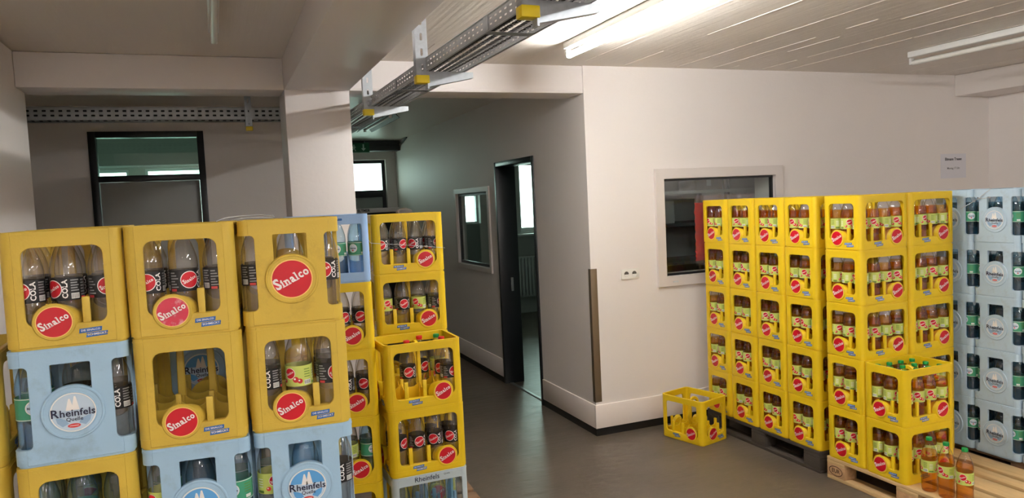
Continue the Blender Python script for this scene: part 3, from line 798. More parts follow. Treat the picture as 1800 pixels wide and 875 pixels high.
# ------------------------------------------------------------------ fixed things of the room
def lamp(name, x, y0, y1, lit, label, zc=ZC, tube_dz=0.09, group='ceiling tube lamps'):
    t = thing(name, label, 'lamp', T(x, (y0 + y1) / 2, zc - 0.10), group); h = (y1 - y0) / 2
    b = MB(); b.bbox(-0.026, -h, 0.055, 0.026, h, 0.0995, 0.006, 'white_enamel')
    link('housing', b.done('housing'), t)
    for s in (-1, 1):
        b = MB(); b.bbox(-0.016, s * (h - 0.016) - 0.012, 0.0, 0.016, s * (h - 0.016) + 0.012, 0.05, 0.004, 'white_enamel'); link('lampholder', b.done('lampholder'), t)
    b = MB(); b.tube([(0, -h + 0.03, 0.012), (0, h - 0.03, 0.012)], 0.018, 'tube_lit' if lit else 'tube_off', 14); link('tube', b.done('tube'), t)
    return t
lamp('tube_lamp', 2.19, 2.85, 4.40, True, 'glowing ceiling tube lamp beside the cable tray above the corridor mouth')
lamp('tube_lamp', 5.10, 2.72, 4.28, False, 'unlit white ceiling tube lamp at the right above the blue crates')
lamp('tube_lamp', 0.055, 2.82, 4.32, False, 'unlit ceiling tube lamp in the left bay by the beam')
lamp('tube_lamp', 2.19, -0.6, 0.95, True, 'glowing ceiling tube lamp just behind the viewpoint, out of the frame')
lamp('tube_lamp', 2.19, -3.0, -1.45, True, 'glowing ceiling tube lamp far behind the viewpoint, out of the frame')
lamp('tube_lamp', 0.055, -2.2, -0.65, True, 'added unseen fill tube lamp behind the viewpoint on the left, out of the frame')  # unseen lamp added to brighten the side room and left-hand crates
lamp('tube_lamp', 5.10, -0.9, 0.65, True, 'added unseen fill tube lamp behind the viewpoint on the right, out of the frame')  # unseen lamp added as fill light for the front room

# corridor lamp with reflector, hung under the ceiling
t = thing('reflector_lamp', 'dark hanging lamp with white tube under the corridor ceiling', 'lamp', T(1.63, 7.8, 2.76))
b = MB(); b.plate([[(-0.09, -0.02), (-0.03, 0.05), (0.03, 0.05), (0.09, -0.02), (0.08, -0.02), (0.025, 0.04), (-0.025, 0.04), (-0.08, -0.02)]], 1.36, 'dark_steel', RX(PI / 2)); link('reflector', b.done('reflector'), t)
b = MB(); b.tube([(0, -0.64, 0.0), (0, 0.64, 0.0)], 0.014, 'tube_off', 12); link('tube', b.done('tube'), t)
for s in (-1, 1):
    b = MB(); b.bbox(-0.015, s * 0.655 - 0.012, -0.02, 0.015, s * 0.655 + 0.012, 0.045, 0.003, 'white_enamel'); link('lampholder', b.done('lampholder'), t)
    b = MB(); b.tube([(0, s * 0.45, 0.045), (0, s * 0.45, 0.135)], 0.005, 'zinc'); link('hanger_rod', b.done('hanger_rod'), t)

# perforated cable tray along the beam
def tray_mesh(length, width, side, name):
    """runs along +y from the origin; perforated floor with cross slots, perforated sides, rolled edges"""
    b = MB()
    holes = []
    n = int(length / 0.05)
    lanes = [(-0.075, -0.058), (-0.048, -0.031), (-0.02, 0.02), (0.031, 0.048), (0.058, 0.075)]
    sc = width / 0.2
    for i in range(n):
        y = 0.02 + i * 0.05
        for a, c in lanes:
            holes.append([(a * sc, y), (a * sc, y + 0.026), (c * sc, y + 0.026), (c * sc, y)])
    me = fill_mesh([[(-width / 2, 0), (width / 2, 0), (width / 2, length), (-width / 2, length)]] + holes, 0.0015)
    b.mesh(me, 'zinc_tray'); bpy.data.meshes.remove(me)
    sh = []
    for i in range(int(length / 0.05)):
        y = 0.015 + i * 0.05
        hh = 0.0035 if side < 0.08 else 0.0065
        for z in (side * 0.34, side * 0.7): sh.append(rrect(y, z - hh, y + 0.024, z + hh, 0.003, 2))
    for s in (-1, 1):
        me = fill_mesh([[(0, 0), (length, 0), (length, side), (0, side)]] + sh, 0.0015)
        b.mesh(me, 'zinc_tray', T(s * width / 2, 0, 0) @ RZ(PI / 2) @ RX(PI / 2)); bpy.data.meshes.remove(me)
        b.tube([(s * width / 2, 0, side), (s * width / 2, length, side)], 0.004, 'zinc_tray', 6)
        b.tube([(s * width / 2, 0, 0.0), (s * width / 2, length, 0.0)], 0.003, 'zinc_tray', 6)
    return b
tr = thing('cable_tray', 'long perforated zinc cable tray running beside the ceiling beam into the corridor', 'cable tray', T(1.165, 1.2, 2.548) @ RZ(R(1.1)))
link('tray_channel', tray_mesh(6.6, 0.2, 0.062, 'c').done('tray_channel', None), tr)
for y in (1.55, 3.0, 4.9):
    b = MB(); b.box(-0.1035, y, 0.004, -0.1015, y + 0.05, 0.06, 'zinc'); b.box(-0.1, y, -0.0028, 0.1, y + 0.05, -0.0009, 'zinc'); link('joint_plate', b.done('joint_plate'), tr)
b = MB()
for k in range(4):
    b.tube([(-0.06 + k * 0.035 + 0.008 * math.sin(i * 1.3 + k), 0.05 + i * 0.5, 0.012 + 0.003 * math.sin(i + k)) for i in range(13)], 0.008 - 0.001 * k, 'cable_black', 8)
c = link('cable', b.done('cable'), tr); c['label'] = 'added black filler cables that darken the tray holes'
def hanger(x, y, zcap, arm_z, arm, label):
    """slotted hanger post from the ceiling with a yellow end cap and a tapering bracket arm"""
    t = thing('tray_hanger', label, 'bracket', T(x, y, zcap), 'hangers of the long cable tray')
    top = ZC - zcap - 0.001
    b = MB()
    slots = [rrect(-0.006, 0.05 + i * 0.075, 0.006, 0.085 + i * 0.075, 0.005, 3) for i in range(int((top - 0.09) / 0.075) + 1) if 0.09 + i * 0.075 < top]
    b.plate([[(-0.03, 0), (0.03, 0), (0.03, top), (-0.03, top)]] + slots, 0.003, 'zinc', T(0, -0.022, 0) @ RX(PI / 2))
    for s in (-1, 1): b.box(s * 0.03 - 0.0015, -0.022, 0, s * 0.03 + 0.0015, 0.022, top, 'zinc')
    b.bbox(-0.05, -0.04, top - 0.005, 0.05, 0.04, top, 0.001, 'zinc')
    link('post', b.done('post', None), t)
    b = MB(); b.bbox(-0.034, -0.026, -0.008, 0.034, 0.026, 0.032, 0.004, 'yellow_cap'); e = link('end_cap', b.done('end_cap'), t); e['label'] = 'yellow plastic end cap'
    b = MB(); z = arm_z - zcap
    b.plate([[(0.03, z - 0.075), (0.03, z), (0.03 + arm, z), (0.03 + arm, z - 0.028)]], 0.004, 'zinc', T(0, -0.016, 0) @ RX(PI / 2))
    b.faces([(0.03, -0.016, z - 0.075), (0.03 + arm, -0.016, z - 0.028), (0.03 + arm, 0.024, z - 0.028), (0.03, 0.024, z - 0.075)], [(0, 1, 2, 3)], 'zinc')
    b.box(0.03, -0.016, z - 0.003, 0.03 + arm, 0.024, z, 'zinc')
    b.box(0.024, -0.02, z - 0.085, 0.032, 0.024, z + 0.01, 'zinc')
    link('bracket_arm', b.done('bracket_arm', None), t)
hanger(1.012, 2.31, 2.495, 2.5455, 0.235, 'nearest yellow-capped zinc hanger holding the long cable tray, cut by the frame')
hanger(0.998, 3.63, 2.495, 2.5455, 0.235, 'middle yellow-capped zinc hanger of the long cable tray')
hanger(0.975, 4.90, 2.495, 2.5455, 0.235, 'farthest yellow-capped zinc hanger of the long tray, by the pillar')
# tray in the side room
tr2 = thing('cable_tray', 'perforated zinc cable tray crossing behind the left opening above the door', 'cable tray', T(0.62, 6.1, 2.597) @ RZ(PI / 2))
link('tray_channel', tray_mesh(2.9, 0.16, 0.09, 'c').done('tray_channel', None), tr2)
b = MB()  # unseen cable bundle added so the tray's holes look dark
for k, (u, z) in enumerate(((-0.05, 0.018), (-0.02, 0.018), (0.012, 0.018), (0.045, 0.018), (-0.045, 0.044), (-0.012, 0.044), (0.02, 0.044), (0.05, 0.046), (-0.05, 0.068), (-0.018, 0.068), (0.02, 0.068))):
    b.tube([(u + 0.004 * math.sin(i * 1.1 + k), 0.03 + i * 0.4, z + 0.003 * math.sin(i * 1.7 + k)) for i in range(8)], 0.0135, 'cable_black', 8)
c = link('cable', b.done('cable'), tr2); c['label'] = 'added black filler cables that darken the tray holes'
t = thing('tray_hanger', 'yellow-capped zinc hanger in front of the tray behind the left opening', 'bracket', T(0.282, 6.0, 2.515))
b = MB(); b.plate([[(-0.022, 0), (0.022, 0), (0.022, 0.379), (-0.022, 0.379)]] + [rrect(-0.005, 0.04 + i * 0.08, 0.005, 0.075 + i * 0.08, 0.004, 2) for i in range(4)], 0.003, 'zinc', T(0, -0.015, 0) @ RX(PI / 2))
for s in (-1, 1): b.box(s * 0.022 - 0.0015, -0.015, 0, s * 0.022 + 0.0015, 0.012, 0.379, 'zinc')
link('post', b.done('post', None), t)
b = MB(); b.bbox(-0.025, -0.019, -0.006, 0.025, 0.016, 0.026, 0.003, 'yellow_cap'); link('end_cap', b.done('end_cap'), t)
b = MB(); b.box(-0.02, 0.012, 0.05, 0.02, 0.19, 0.0795, 'zinc'); link('bracket_arm', b.done('bracket_arm'), t)

# double socket outlet
t = thing('wall_socket', 'white double power socket on the back wall left of the window', 'socket', T(3.036, YB, 1.263))
b = MB(); b.bbox(-0.081, -0.011, -0.041, 0.081, 0.0, 0.041, 0.004, 'socket_white'); link('cover_frame', b.done('cover_frame'), t)
for s in (-1, 1):
    b = MB(); m = T(s * 0.036, -0.0113, 0) @ RX(PI / 2)
    b.lathe([(0.0265, -0.001), (0.0265, 0.002), (0.022, 0.002), (0.0205, -0.0015)], 'socket_white', 28, m, caps=False)
    b.flat([circ(0, 0, 0.0212, 28)], 'socket_dark', m @ T(0, 0, -0.0002))
    b.flat([[(-0.0205, -0.002)] + arc_pts(0, 0, 0.0205, 190, 350, 12) + [(0.0205, -0.002)]], 'socket_white', m @ T(0, 0, 0.0004))
    for px in (-0.0095, 0.0095): b.flat([circ(px, 0, 0.0027, 10)], 'cable_black', m @ T(0, 0, 0.0007))
    link('outlet', b.done('outlet'), t)
# paper notice
t = thing('paper_notice', 'white paper notice with two printed lines on the back wall above the crates', 'notice', T(6.688, YB - 0.001, 2.025))
b = MB(); b.box(-0.174, -0.0006, -0.118, 0.174, 0.0, 0.118, 'paper'); link('sheet', b.done('sheet'), t)
b = MB(); b.mesh(text_mesh('Eltmann Tresen', 0.036, 0.0012), 'ink', T(0, -0.0012, 0.066) @ RX(PI / 2)); b.mesh(text_mesh('Montag 17 Uhr', 0.028, 0.0003), 'ink', T(0, -0.0012, -0.022) @ RX(PI / 2)); link('print', b.done('print'), t)
# exit sign, duct, conduit at the corridor's end
t = thing('exit_sign', 'green exit sign with white arrow above the corridor end window', 'sign', T(2.015, 11.168, 2.785))
b = MB(); b.bbox(-0.185, -0.03, -0.072, 0.185, 0.03, 0.072, 0.004, 'exit_green'); link('sign_box', b.done('sign_box'), t)
b = MB(); m = T(0, -0.0315, 0) @ RX(PI / 2)
b.flat([[(0.085, 0.05), (0.105, 0.05), (0.105, -0.01), (0.13, -0.01), (0.095, -0.05), (0.06, -0.01), (0.085, -0.01)]], 'exit_white', m)
b.flat([circ(-0.045, 0.035, 0.012, 14)], 'exit_white', m)
b.flat([[(-0.075, 0.005), (-0.06, 0.02), (-0.03, 0.02), (-0.012, 0.0), (-0.03, 0.002), (-0.032, -0.02), (-0.015, -0.05), (-0.028, -0.05), (-0.046, -0.02), (-0.075, -0.045), (-0.082, -0.035), (-0.056, -0.008)]], 'exit_white', m)
b.plate([rrect(-0.185, -0.078, 0.185, -0.070, 0.002, 2)], 0.002, 'exit_white', m); link('pictogram', b.done('pictogram'), t)
for s in (-1, 1):
    b = MB(); b.tube([(s * 0.12, 0, 0.072), (s * 0.12, 0, 0.1095)], 0.004, 'zinc'); link('hanger_rod', b.done('hanger_rod'), t)
b = MB(); b.bbox(0.845, 11.2, 2.74, 2.68, 11.42, 2.80, 0.004, 'shelf_dark'); b.bbox(0.845, 11.24, 2.80, 2.68, 11.36, ZC - 0.001, 0.004, 'shelf_dark'); struct('trim_duct', b)
b = MB(); b.tube([(2.67, 11.40, 2.84), (2.67, 11.0, 2.84), (2.67, 10.8, 2.88), (2.67, 10.72, 2.89)], 0.012, 'cable_black'); tag(link('conduit', b.done('conduit')), 'thin dark conduit at the far corridor corner under the ceiling', 'pipe')
# cooler at the corridor end
t = thing('display_cooler', 'white-topped dark cooler at the corridor end behind the yellow stack', 'cooler', T(2.10, 10.8, 0))
b = MB(); b.bbox(-0.34, -0.28, 0.0, 0.34, 0.28, 1.815, 0.006, 'fridge_glass'); link('cabinet', b.done('cabinet'), t)
b = MB(); b.bbox(-0.35, -0.30, 1.815, 0.35, 0.29, 1.878, 0.006, 'fridge_white'); h = link('header', b.done('header'), t)
b = MB(); b.mesh(text_mesh('ELTMER', 0.05, 0.002), 'ink', T(-0.16, -0.3012, 1.848) @ RX(PI / 2)); link('lettering', b.done('lettering'), h)
b = MB(); b.bbox(-0.32, -0.292, 0.08, 0.32, -0.281, 1.78, 0.003, 'fridge_glass'); link('door', b.done('door'), t)
# radiator in the office
t = thing('radiator', 'white panel radiator under the window seen through the doorway', 'radiator', T(5.2, 11.44, 0))
b = MB()
for i in range(24): b.bbox(-0.72 + i * 0.06, -0.08, 0.30, -0.675 + i * 0.06, -0.02, 0.94, 0.008, 'radiator_white')
b.bbox(-0.73, -0.06, 0.28, 0.73, -0.03, 0.32, 0.004, 'radiator_white'); b.bbox(-0.73, -0.06, 0.92, 0.73, -0.03, 0.96, 0.004, 'radiator_white'); link('panel', b.done('panel'), t)
for s in (-1, 1):
    b = MB(); b.tube([(s * 0.6, -0.045, 0.29), (s * 0.6, -0.045, 0.0)], 0.011, 'radiator_white'); link('pipe', b.done('pipe'), t)
# bush outside the office window
t = thing('garden_bush', 'blurred green bush outside the office window seen through the doorway', 'bush', T(5.75, 14.9, -0.02))
b = MB(); q = random.Random(5)
for i in range(420):
    a = q.uniform(0, 2 * PI); e = q.uniform(-0.3, 1.0); rad = 0.55 * math.sqrt(max(0, 1 - e * e)) * q.uniform(0.6, 1)
    p = T(rad * math.cos(a), rad * math.sin(a), 0.85 + 0.6 * e) @ RZ(q.uniform(0, 6)) @ RX(q.uniform(0, 3))
    b.faces([(-0.05, 0, 0), (0, -0.025, 0.01), (0.05, 0, 0), (0, 0.025, 0.01)], [(0, 1, 2, 3)], 'leaf_green', p)
link('foliage', b.done('foliage', None), t)
b = MB()
for i in range(7): b.tube([(0.02 * i - 0.06, 0, 0), (0.1 * i - 0.3, 0.05 * (i % 3), 0.9)], 0.012, 'stem_brown', 6)
link('stem', b.done('stem'), t)
# shelving and packs in the store room
t = thing('shelving_unit', 'dark shelving unit in the store room behind the back window', 'shelf', T(4.35, 5.80, 0))
for x in (-1.2, -0.0, 1.2):
    for y in (-0.21, 0.21):
        b = MB(); b.bbox(x - 0.018, y - 0.018, 0, x + 0.018, y + 0.018, 2.2, 0.002, 'shelf_dark'); link('upright', b.done('upright'), t)
for z, mat in ((0.3, 'shelf_dark'), (0.85, 'shelf_dark'), (1.28, 'shelf_dark'), (1.62, 'shelf_dark'), (1.905, 'shelf_light'), (2.15, 'shelf_dark')):
    b = MB(); b.bbox(-1.23, -0.235, z - 0.03, 1.23, 0.235, z, 0.003, mat); link('shelf_board', b.done('shelf_board'), t)
def carton(x, z, w, h, mat, label):
    t = thing('carton', label, 'box', T(x, 5.78, z), 'cartons on the store room shelves')
    b = MB(); b.bbox(-w / 2, -0.13, 0, w / 2, 0.13, h, 0.004, mat); link('box', b.done('box'), t)
    b = MB(); b.box(-0.025, -0.1305, h * 0.4, 0.025, 0.1305, h + 0.0006, 'shelf_light'); link('packing_tape', b.done('packing_tape'), t)
carton(3.42, 1.62, 0.22, 0.16, 'carton', 'brown carton on the upper shelf behind the window, leftmost')
carton(3.72, 1.62, 0.2, 0.2, 'shelf_light', 'grey carton next to brown one on the upper shelf behind glass')
carton(3.55, 1.28, 0.26, 0.2, 'carton', 'brown carton on the middle shelf behind the window glass')
carton(3.6, 1.905, 0.2, 0.1, 'shelf_light', 'flat grey carton on the pale shelf behind the window top')
carton(4.2, 1.905, 0.3, 0.09, 'carton', 'flat brown carton on the pale shelf above the red pack')
# red plastic sheet hanging between the stack and the window
q = random.Random(8)
def crinkle(mb, x0, x1, z0, z1, y, amp, mat, nx, nz, edge=0.0):
    vs, fs = [], []
    for j in range(nz + 1):
        for i in range(nx + 1):
            e = edge if i in (0, nx) or j in (0, nz) else 0
            vs.append((x0 + (x1 - x0) * i / nx + q.uniform(-e, e), y + q.uniform(-amp, amp), z0 + (z1 - z0) * j / nz + q.uniform(-e, e)))
    for j in range(nz):
        for i in range(nx): a = j * (nx + 1) + i; fs.append((a, a + 1, a + nx + 2, a + nx + 1))
    mb.faces(vs, fs, mat)
t = thing('plastic_sheet', 'red plastic sheet with crinkled clear film hanging behind the yellow crates by the window', 'plastic sheet', T(0, 0, 1.30))
b = MB(); crinkle(b, 3.545, 4.12, 0.04, 0.505, 4.962, 0.006, 'red_film', 26, 24, 0.004); o = link('red_sheet', b.done('red_sheet', 25), t)
b = MB(); crinkle(b, 3.535, 4.13, 0.0, 0.56, 4.948, 0.006, 'wrap_film', 40, 32, 0.006); crinkle(b, 3.55, 4.12, 0.49, 0.555, 4.968, 0.010, 'wrap_film', 40, 8, 0.005)
o = link('clear_film', b.done('clear_film', 15), t); o['label'] = 'crinkled clear film over the red sheet'

# ------------------------------------------------------------------ pallets
def pallet(m, mat, blockmat, label, extra=0.0, mark=False):
    t = thing('wooden_pallet', label, 'pallet', m, 'wooden pallets under the crates')
    for i, (x, w) in enumerate(((-0.3275, 0.145), (-0.165, 0.1), (0, 0.145), (0.165, 0.1), (0.3275, 0.145))):
        b = MB(); b.bbox(x - w / 2, -0.6, 0.122 + extra, x + w / 2, 0.6, 0.144 + extra, 0.003, mat); link('deck_board', b.done('deck_board'), t)
    for y in (-0.5275, 0, 0.5275):
        b = MB(); b.bbox(-0.4, y - 0.0725, 0.1 + extra, 0.4, y + 0.0725, 0.122 + extra, 0.002, mat); link('stringer_board', b.done('stringer_board'), t)
        for x, w in ((-0.35, 0.1), (0, 0.145), (0.35, 0.1)):
            b = MB(); b.bbox(x - w / 2, y - 0.0725, 0.022, x + w / 2, y + 0.0725, 0.1 + extra, 0.003, blockmat); k = link('block', b.done('block'), t)
            if mark and x < 0 and y > 0.1:
                d = MB(); mm = T(x - w / 2 - 0.0008, y, 0.062) @ RZ(-PI / 2) @ RX(PI / 2)
                el = lambda a, c: [(a * math.cos(R(g)), c * math.sin(R(g))) for g in range(0, 360, 12)]
                d.flat([el(0.056, 0.032), el(0.050, 0.027)], 'burn_mark', mm); d.mesh(text_mesh('EUR', 0.036, 0.001), 'burn_mark', mm @ T(0, 0, 0.0002)); link('burned_mark', d.done('burned_mark'), k)
    for x, w in ((-0.35, 0.1), (0, 0.145), (0.35, 0.1)):
        b = MB(); b.bbox(x - w / 2, -0.6, 0, x + w / 2, 0.6, 0.022, 0.002, mat); link('bottom_board', b.done('bottom_board'), t)
PH = 0.144
pallet(T(3.98, 4.322, 0), 'pallet_dark', 'pallet_dark', 'dark weathered pallet under the wall-side stack of yellow crates')
pallet(T(3.978, 3.058, 0), 'pallet_new', 'pallet_block', 'light new pallet with three loose bottles standing on its bare boards', mark=True)
pallet(T(4.875, 3.0, 0), 'pallet_brown', 'pallet_brown', 'brown pallet under the pale blue crates at the right edge')

# ------------------------------------------------------------------ right-hand stacks
ROW = ['bottom', 'second-lowest', 'middle', 'second-highest', 'top']
COLN = ['nearest', 'second', 'third', 'wall-side']
def pos3(j): return ('right', 'middle', 'left')[j]
gA = 'yellow crates stacked on the dark pallet'
for c in range(4):
    for r in range(5):
        y = 3.7218 + 0.3 * c + 0.15
        m = crate_m(3.782 + random.uniform(-.003, .003), y, PH + r * CH, R(random.uniform(-.5, .5)))
        spawn('drink_crate', P_YEL, m, 'yellow crate, %s row, %s column of the stack on the dark pallet' % (ROW[r], COLN[c]), 'crate', gA)
        for i in (0, 1):
            for j in range(3):
                bottle('A', m @ T(CX[i], CY[j], 0.0182), '%s in the %s row, %s rank, %s, %s column, dark pallet' % ('', ROW[r], ('front', 'inner')[i], pos3(j), COLN[c]), 'amber bottles on the dark pallet',
                       face=-PI / 2 + random.uniform(-0.9, 0.9))
gB = 'yellow crates stacked on the light pallet'
def nbottle(m, i, j, where): bottle('A', m @ T(CX[i], CY[j], 0.0182), where, 'amber bottles on the light pallet', face=random.choice([0, -0.6, 0.5, -PI / 2 + random.uniform(-.8, .8)]))
for r in range(5):
    m = crate_m(3.778, 3.506, PH + r * CH, R(random.uniform(-.4, .4)))
    spawn('drink_crate', P_YEL, m, 'yellow corner crate, %s row of the light pallet, beside the dark pallet stack' % ROW[r], 'crate', gB)
    for i in range(4):
        for j in range(3):
            if i <= 1 or j <= 0: nbottle(m, i, j, 'in the %s corner crate, light pallet, place %s %s' % (ROW[r], ('outer', 'second', 'third', 'inner')[i], ('front', 'middle', 'back')[j]))
    m = crate_m(4.178, 3.506, PH + r * CH, R(random.uniform(-.4, .4)))
    spawn('drink_crate', P_YEL, m, 'yellow crate, %s row of the light pallet, beside the pale blue stack' % ROW[r], 'crate', gB)
    for i in range(4):
        for j in range(2):
            nbottle(m, i, j, 'in the %s crate beside the blue stack, %s from left, %s rank' % (ROW[r], ('first', 'second', 'third', 'fourth')[i], ('front', 'inner')[j]))
for r in range(2):
    m = crate_m(3.778, 3.206, PH + r * CH, R(random.uniform(-.4, .4)))
    spawn('drink_crate', P_YEL, m, ('lower yellow crate of the front pair on the light pallet, behind loose bottles', 'upper open-topped yellow crate of the front pair on the light pallet')[r], 'crate', gB)
    for i in range(4):
        for j in range(3):
            nbottle(m, i, j, 'in the %s front crate, %s from left, %s rank' % (('lower', 'upper')[r], ('first', 'second', 'third', 'fourth')[i], ('front', 'middle', 'back')[j]))
for y, w, f in ((2.965, 'nearest the yellow crate', 0.45), (2.86, 'in the middle of the three', 1.5), (2.75, 'farthest from the crate, nearest the viewer', -1.15)):
    bottle('A', T(3.645, y, PH + 0.0002), 'standing loose on the light pallet, ' + w, 'loose bottles on the light pallet', face=f)

gP = 'pale blue crates at the right edge'
for c, y in enumerate((3.449, 3.149, 2.849)):
    for r in range(5):
        m = crate_m(4.652 + random.uniform(-.004, .004), y, PH + r * CH, R(random.uniform(-.6, .6)))
        spawn('water_crate', P_PALE, m, 'pale blue crate, %s row, %s column of the right-hand stack' % (ROW[r], ('hidden-side', 'middle', 'nearest')[c]), 'crate', gP)
        for i in (0, 1):
            for j in range(3):
                bottle('W', m @ T(CX[i], CY[j] * 1.11, 0.0182), '%s, %s rank, in the %s pale blue crate, %s column' % (pos3(j), ('front', 'inner')[i], ROW[r], ('hidden-side', 'middle', 'nearest')[c]), 'water bottles in the pale blue crates', face=-PI / 2 + random.uniform(-.7, .7))
for r in range(5):
    for c, y in enumerate((2.96, 2.66)):
        if c == 0 or r >= 0:
            spawn('drink_crate', P_YEL, crate_m(5.062, y, PH + r * CH + 0.001, 0), 'yellow crate, %s row, %s stack standing behind the pale blue crates' % (ROW[r], ('farther', 'nearer')[c]), 'crate', 'yellow crates behind the pale blue stack')

# the empty crate on the floor
spawn('drink_crate', P_YEL, crate_m(3.328, 4.747, 0.0, R(105)) , 'empty yellow crate alone on the floor before the skirting', 'crate')

# ------------------------------------------------------------------ left-hand stacks
LW = 0.31
def left_m(x, y, a, top, lvl, dx=0, dy=0, da=0):     # narrow side to the viewer
    aa = a + da
    c = Vector((x + dx, y + dy)) + Vector((math.cos(aa), math.sin(aa))) * (LW / 2) + Vector((-math.sin(aa), math.cos(aa))) * (CL / 2)
    return crate_m(c.x, c.y, top - lvl * CH, aa - PI / 2) @ SX(1, LW / CW, 1)       # the older crates are a little wider
def wide_m(x, y, a, top, lvl, dx=0, dy=0, da=0):      # wide side to the viewer
    aa = a + da
    c = Vector((x + dx, y + dy)) + Vector((math.cos(aa), math.sin(aa))) * (CL / 2) + Vector((-math.sin(aa), math.cos(aa))) * (CW / 2)
    return crate_m(c.x, c.y, top - lvl * CH, aa)
LG = 'crates of the left-hand stacks'
LP = 0.186
pallet(T(-0.25, 2.82, 0) @ RZ(PI / 2), 'pallet_brown', 'pallet_brown', 'brown pallet hidden under the nearest left-hand crate stacks', extra=LP - PH)
BASE = LP + 5 * CH
# front cells seen from the viewer (narrow side): rank 0 = nearest, positions left/middle/right
NX = {0: 3, 1: 2, 2: 1, 3: 0}
def narrow_fill(m, rows, what, group='empties in the left-hand crates', spread=1.0):
    """rows: strings of bottle kinds, nearest rank first, left to right as the viewer sees them"""
    for rk, s in enumerate(rows):
        for p, k in enumerate(s):
            if k == '.': continue
            # rotated by -90 deg: +x faces the viewer, viewer's left = -y
            bottle(k, m @ T(CX[3 - rk], CY[p] * spread, 0.0182), '%s, %s rank, in the %s' % (('left', 'middle', 'right')[p], ('front', 'second', 'third', 'fourth')[rk], what), group, face=PI / 2 + random.uniform(-0.9, 0.9))
def wide_fill(m, rows, what, group='empties in the left-hand crates'):
    for rk, s in enumerate(rows):
        for p, k in enumerate(s):
            if k == '.': continue
            bottle(k, m @ T(CX[p], CY[rk], 0.0182), '%s from left, %s rank, %s' % (('first', 'second', 'third', 'fourth')[p], ('front', 'middle', 'back')[rk], what), group, face=random.uniform(-0.8, 0.8))
A = (-0.568, 2.398, 0.086, BASE); B = (-0.261, 2.435, -0.062, BASE); C = (0.0555, 2.435, -0.055, BASE)
Z0 = (-0.908, 2.47, 0.03, BASE)
A = (-0.573, 2.429, 0.037, BASE)
# first stack
m = left_m(*A, 1, dx=0.004); spawn('drink_crate', P_OLD, m, 'top worn yellow crate of the leftmost front stack', 'crate', LG); narrow_fill(m, ['CCC', 'CCC', 'C.C'], 'top crate, leftmost stack')
m = left_m(*A, 2, dx=0.0); spawn('water_crate', P_BLUEF, m, 'blue crate with mountain emblem, second from top of the leftmost front stack', 'crate', LG); narrow_fill(m, ['T.C', 'TCC'], 'blue crate, leftmost stack', spread=1.11)
m = left_m(*A, 3, dx=-0.002); spawn('drink_crate', P_OLD, m, 'yellow crate under the blue crate of the leftmost front stack', 'crate', LG); narrow_fill(m, ['NTN', 'NN.'], 'third crate, leftmost stack')
for l in (4, 5): spawn('drink_crate', P_OLD, left_m(*A, l), 'yellow crate below the frame in the leftmost front stack, %s row' % ROW[5 - l], 'crate', LG)
# second stack
m = left_m(*B, 1); spawn('drink_crate', P_GLARE, m, 'top yellow crate with glare painted on its emblem, second front stack from left', 'crate', LG); narrow_fill(m, ['CCC', 'C.C'], 'top crate, second stack')
m = left_m(*B, 2, dx=0.002); spawn('drink_crate', P_OLD, m, 'yellow crate without bottles, second from top of the second front stack', 'crate', LG)
m = left_m(*B, 3, dx=0.004); spawn('water_crate', P_BLUE, m, 'blue crate, third from top of the second front stack', 'crate', LG); narrow_fill(m, ['GNT', 'T.T'], 'blue crate, second stack', spread=1.11)
for l in (4, 5): spawn('drink_crate', P_OLD, left_m(*B, l), 'yellow crate below the frame in the second front stack, %s row' % ROW[5 - l], 'crate', LG)
# the stack standing behind the second one, its emblem shows through the crate without bottles
B2 = (-0.238, 2.862, -0.058, BASE)
for l in (2, 3, 4, 5):
    spawn('water_crate', P_BLUE, left_m(*B2, l), 'shaded blue crate behind the second front stack, %s row' % ROW[5 - l], 'crate', 'blue crates behind the front stacks')
for st, x, first, w in (('first', -0.592, 1, 'first'), ('third', 0.078, 2, 'third')):
    for l in range(first, 6):
        spawn('drink_crate', P_OLD, left_m(x, 2.862, 0.037 if x < 0 else -0.055, BASE, l), 'shaded yellow crate behind the %s front stack, %s row' % (w, ROW[5 - l]), 'crate', 'yellow crates behind the front stacks')
# third stack
m = left_m(*C, 1); spawn('drink_crate', P_WEBY, m, 'top yellow crate with open corners and large red emblem, third front stack', 'crate', LG); narrow_fill(m, ['CGC', 'C.C'], 'large-emblem crate, third stack', spread=1.11)
m = left_m(*C, 2, dx=0.004); spawn('drink_crate', P_OLD, m, 'yellow crate with a green-label bottle, second from top of third front stack', 'crate', LG); narrow_fill(m, ['CGC', 'C.C', '..C'], 'second crate, third stack')
m = left_m(*C, 3, dx=0.006); spawn('water_crate', P_BLUE, m, 'blue crate with bright mountain emblem at the bottom of the third front stack', 'crate', LG); narrow_fill(m, ['GNC', 'T.N'], 'blue crate, third stack', spread=1.11)
for l in (4, 5): spawn('drink_crate', P_OLD, left_m(*C, l), 'yellow crate below the frame in the third front stack, %s row' % ROW[5 - l], 'crate', LG)
# dark yellow column at the left frame edge
for l in (2, 3, 4, 5): spawn('drink_crate', P_OLD, left_m(*Z0, l), 'shadowed yellow crate cut by the left frame edge, %s row' % ROW[5 - l], 'crate', LG)

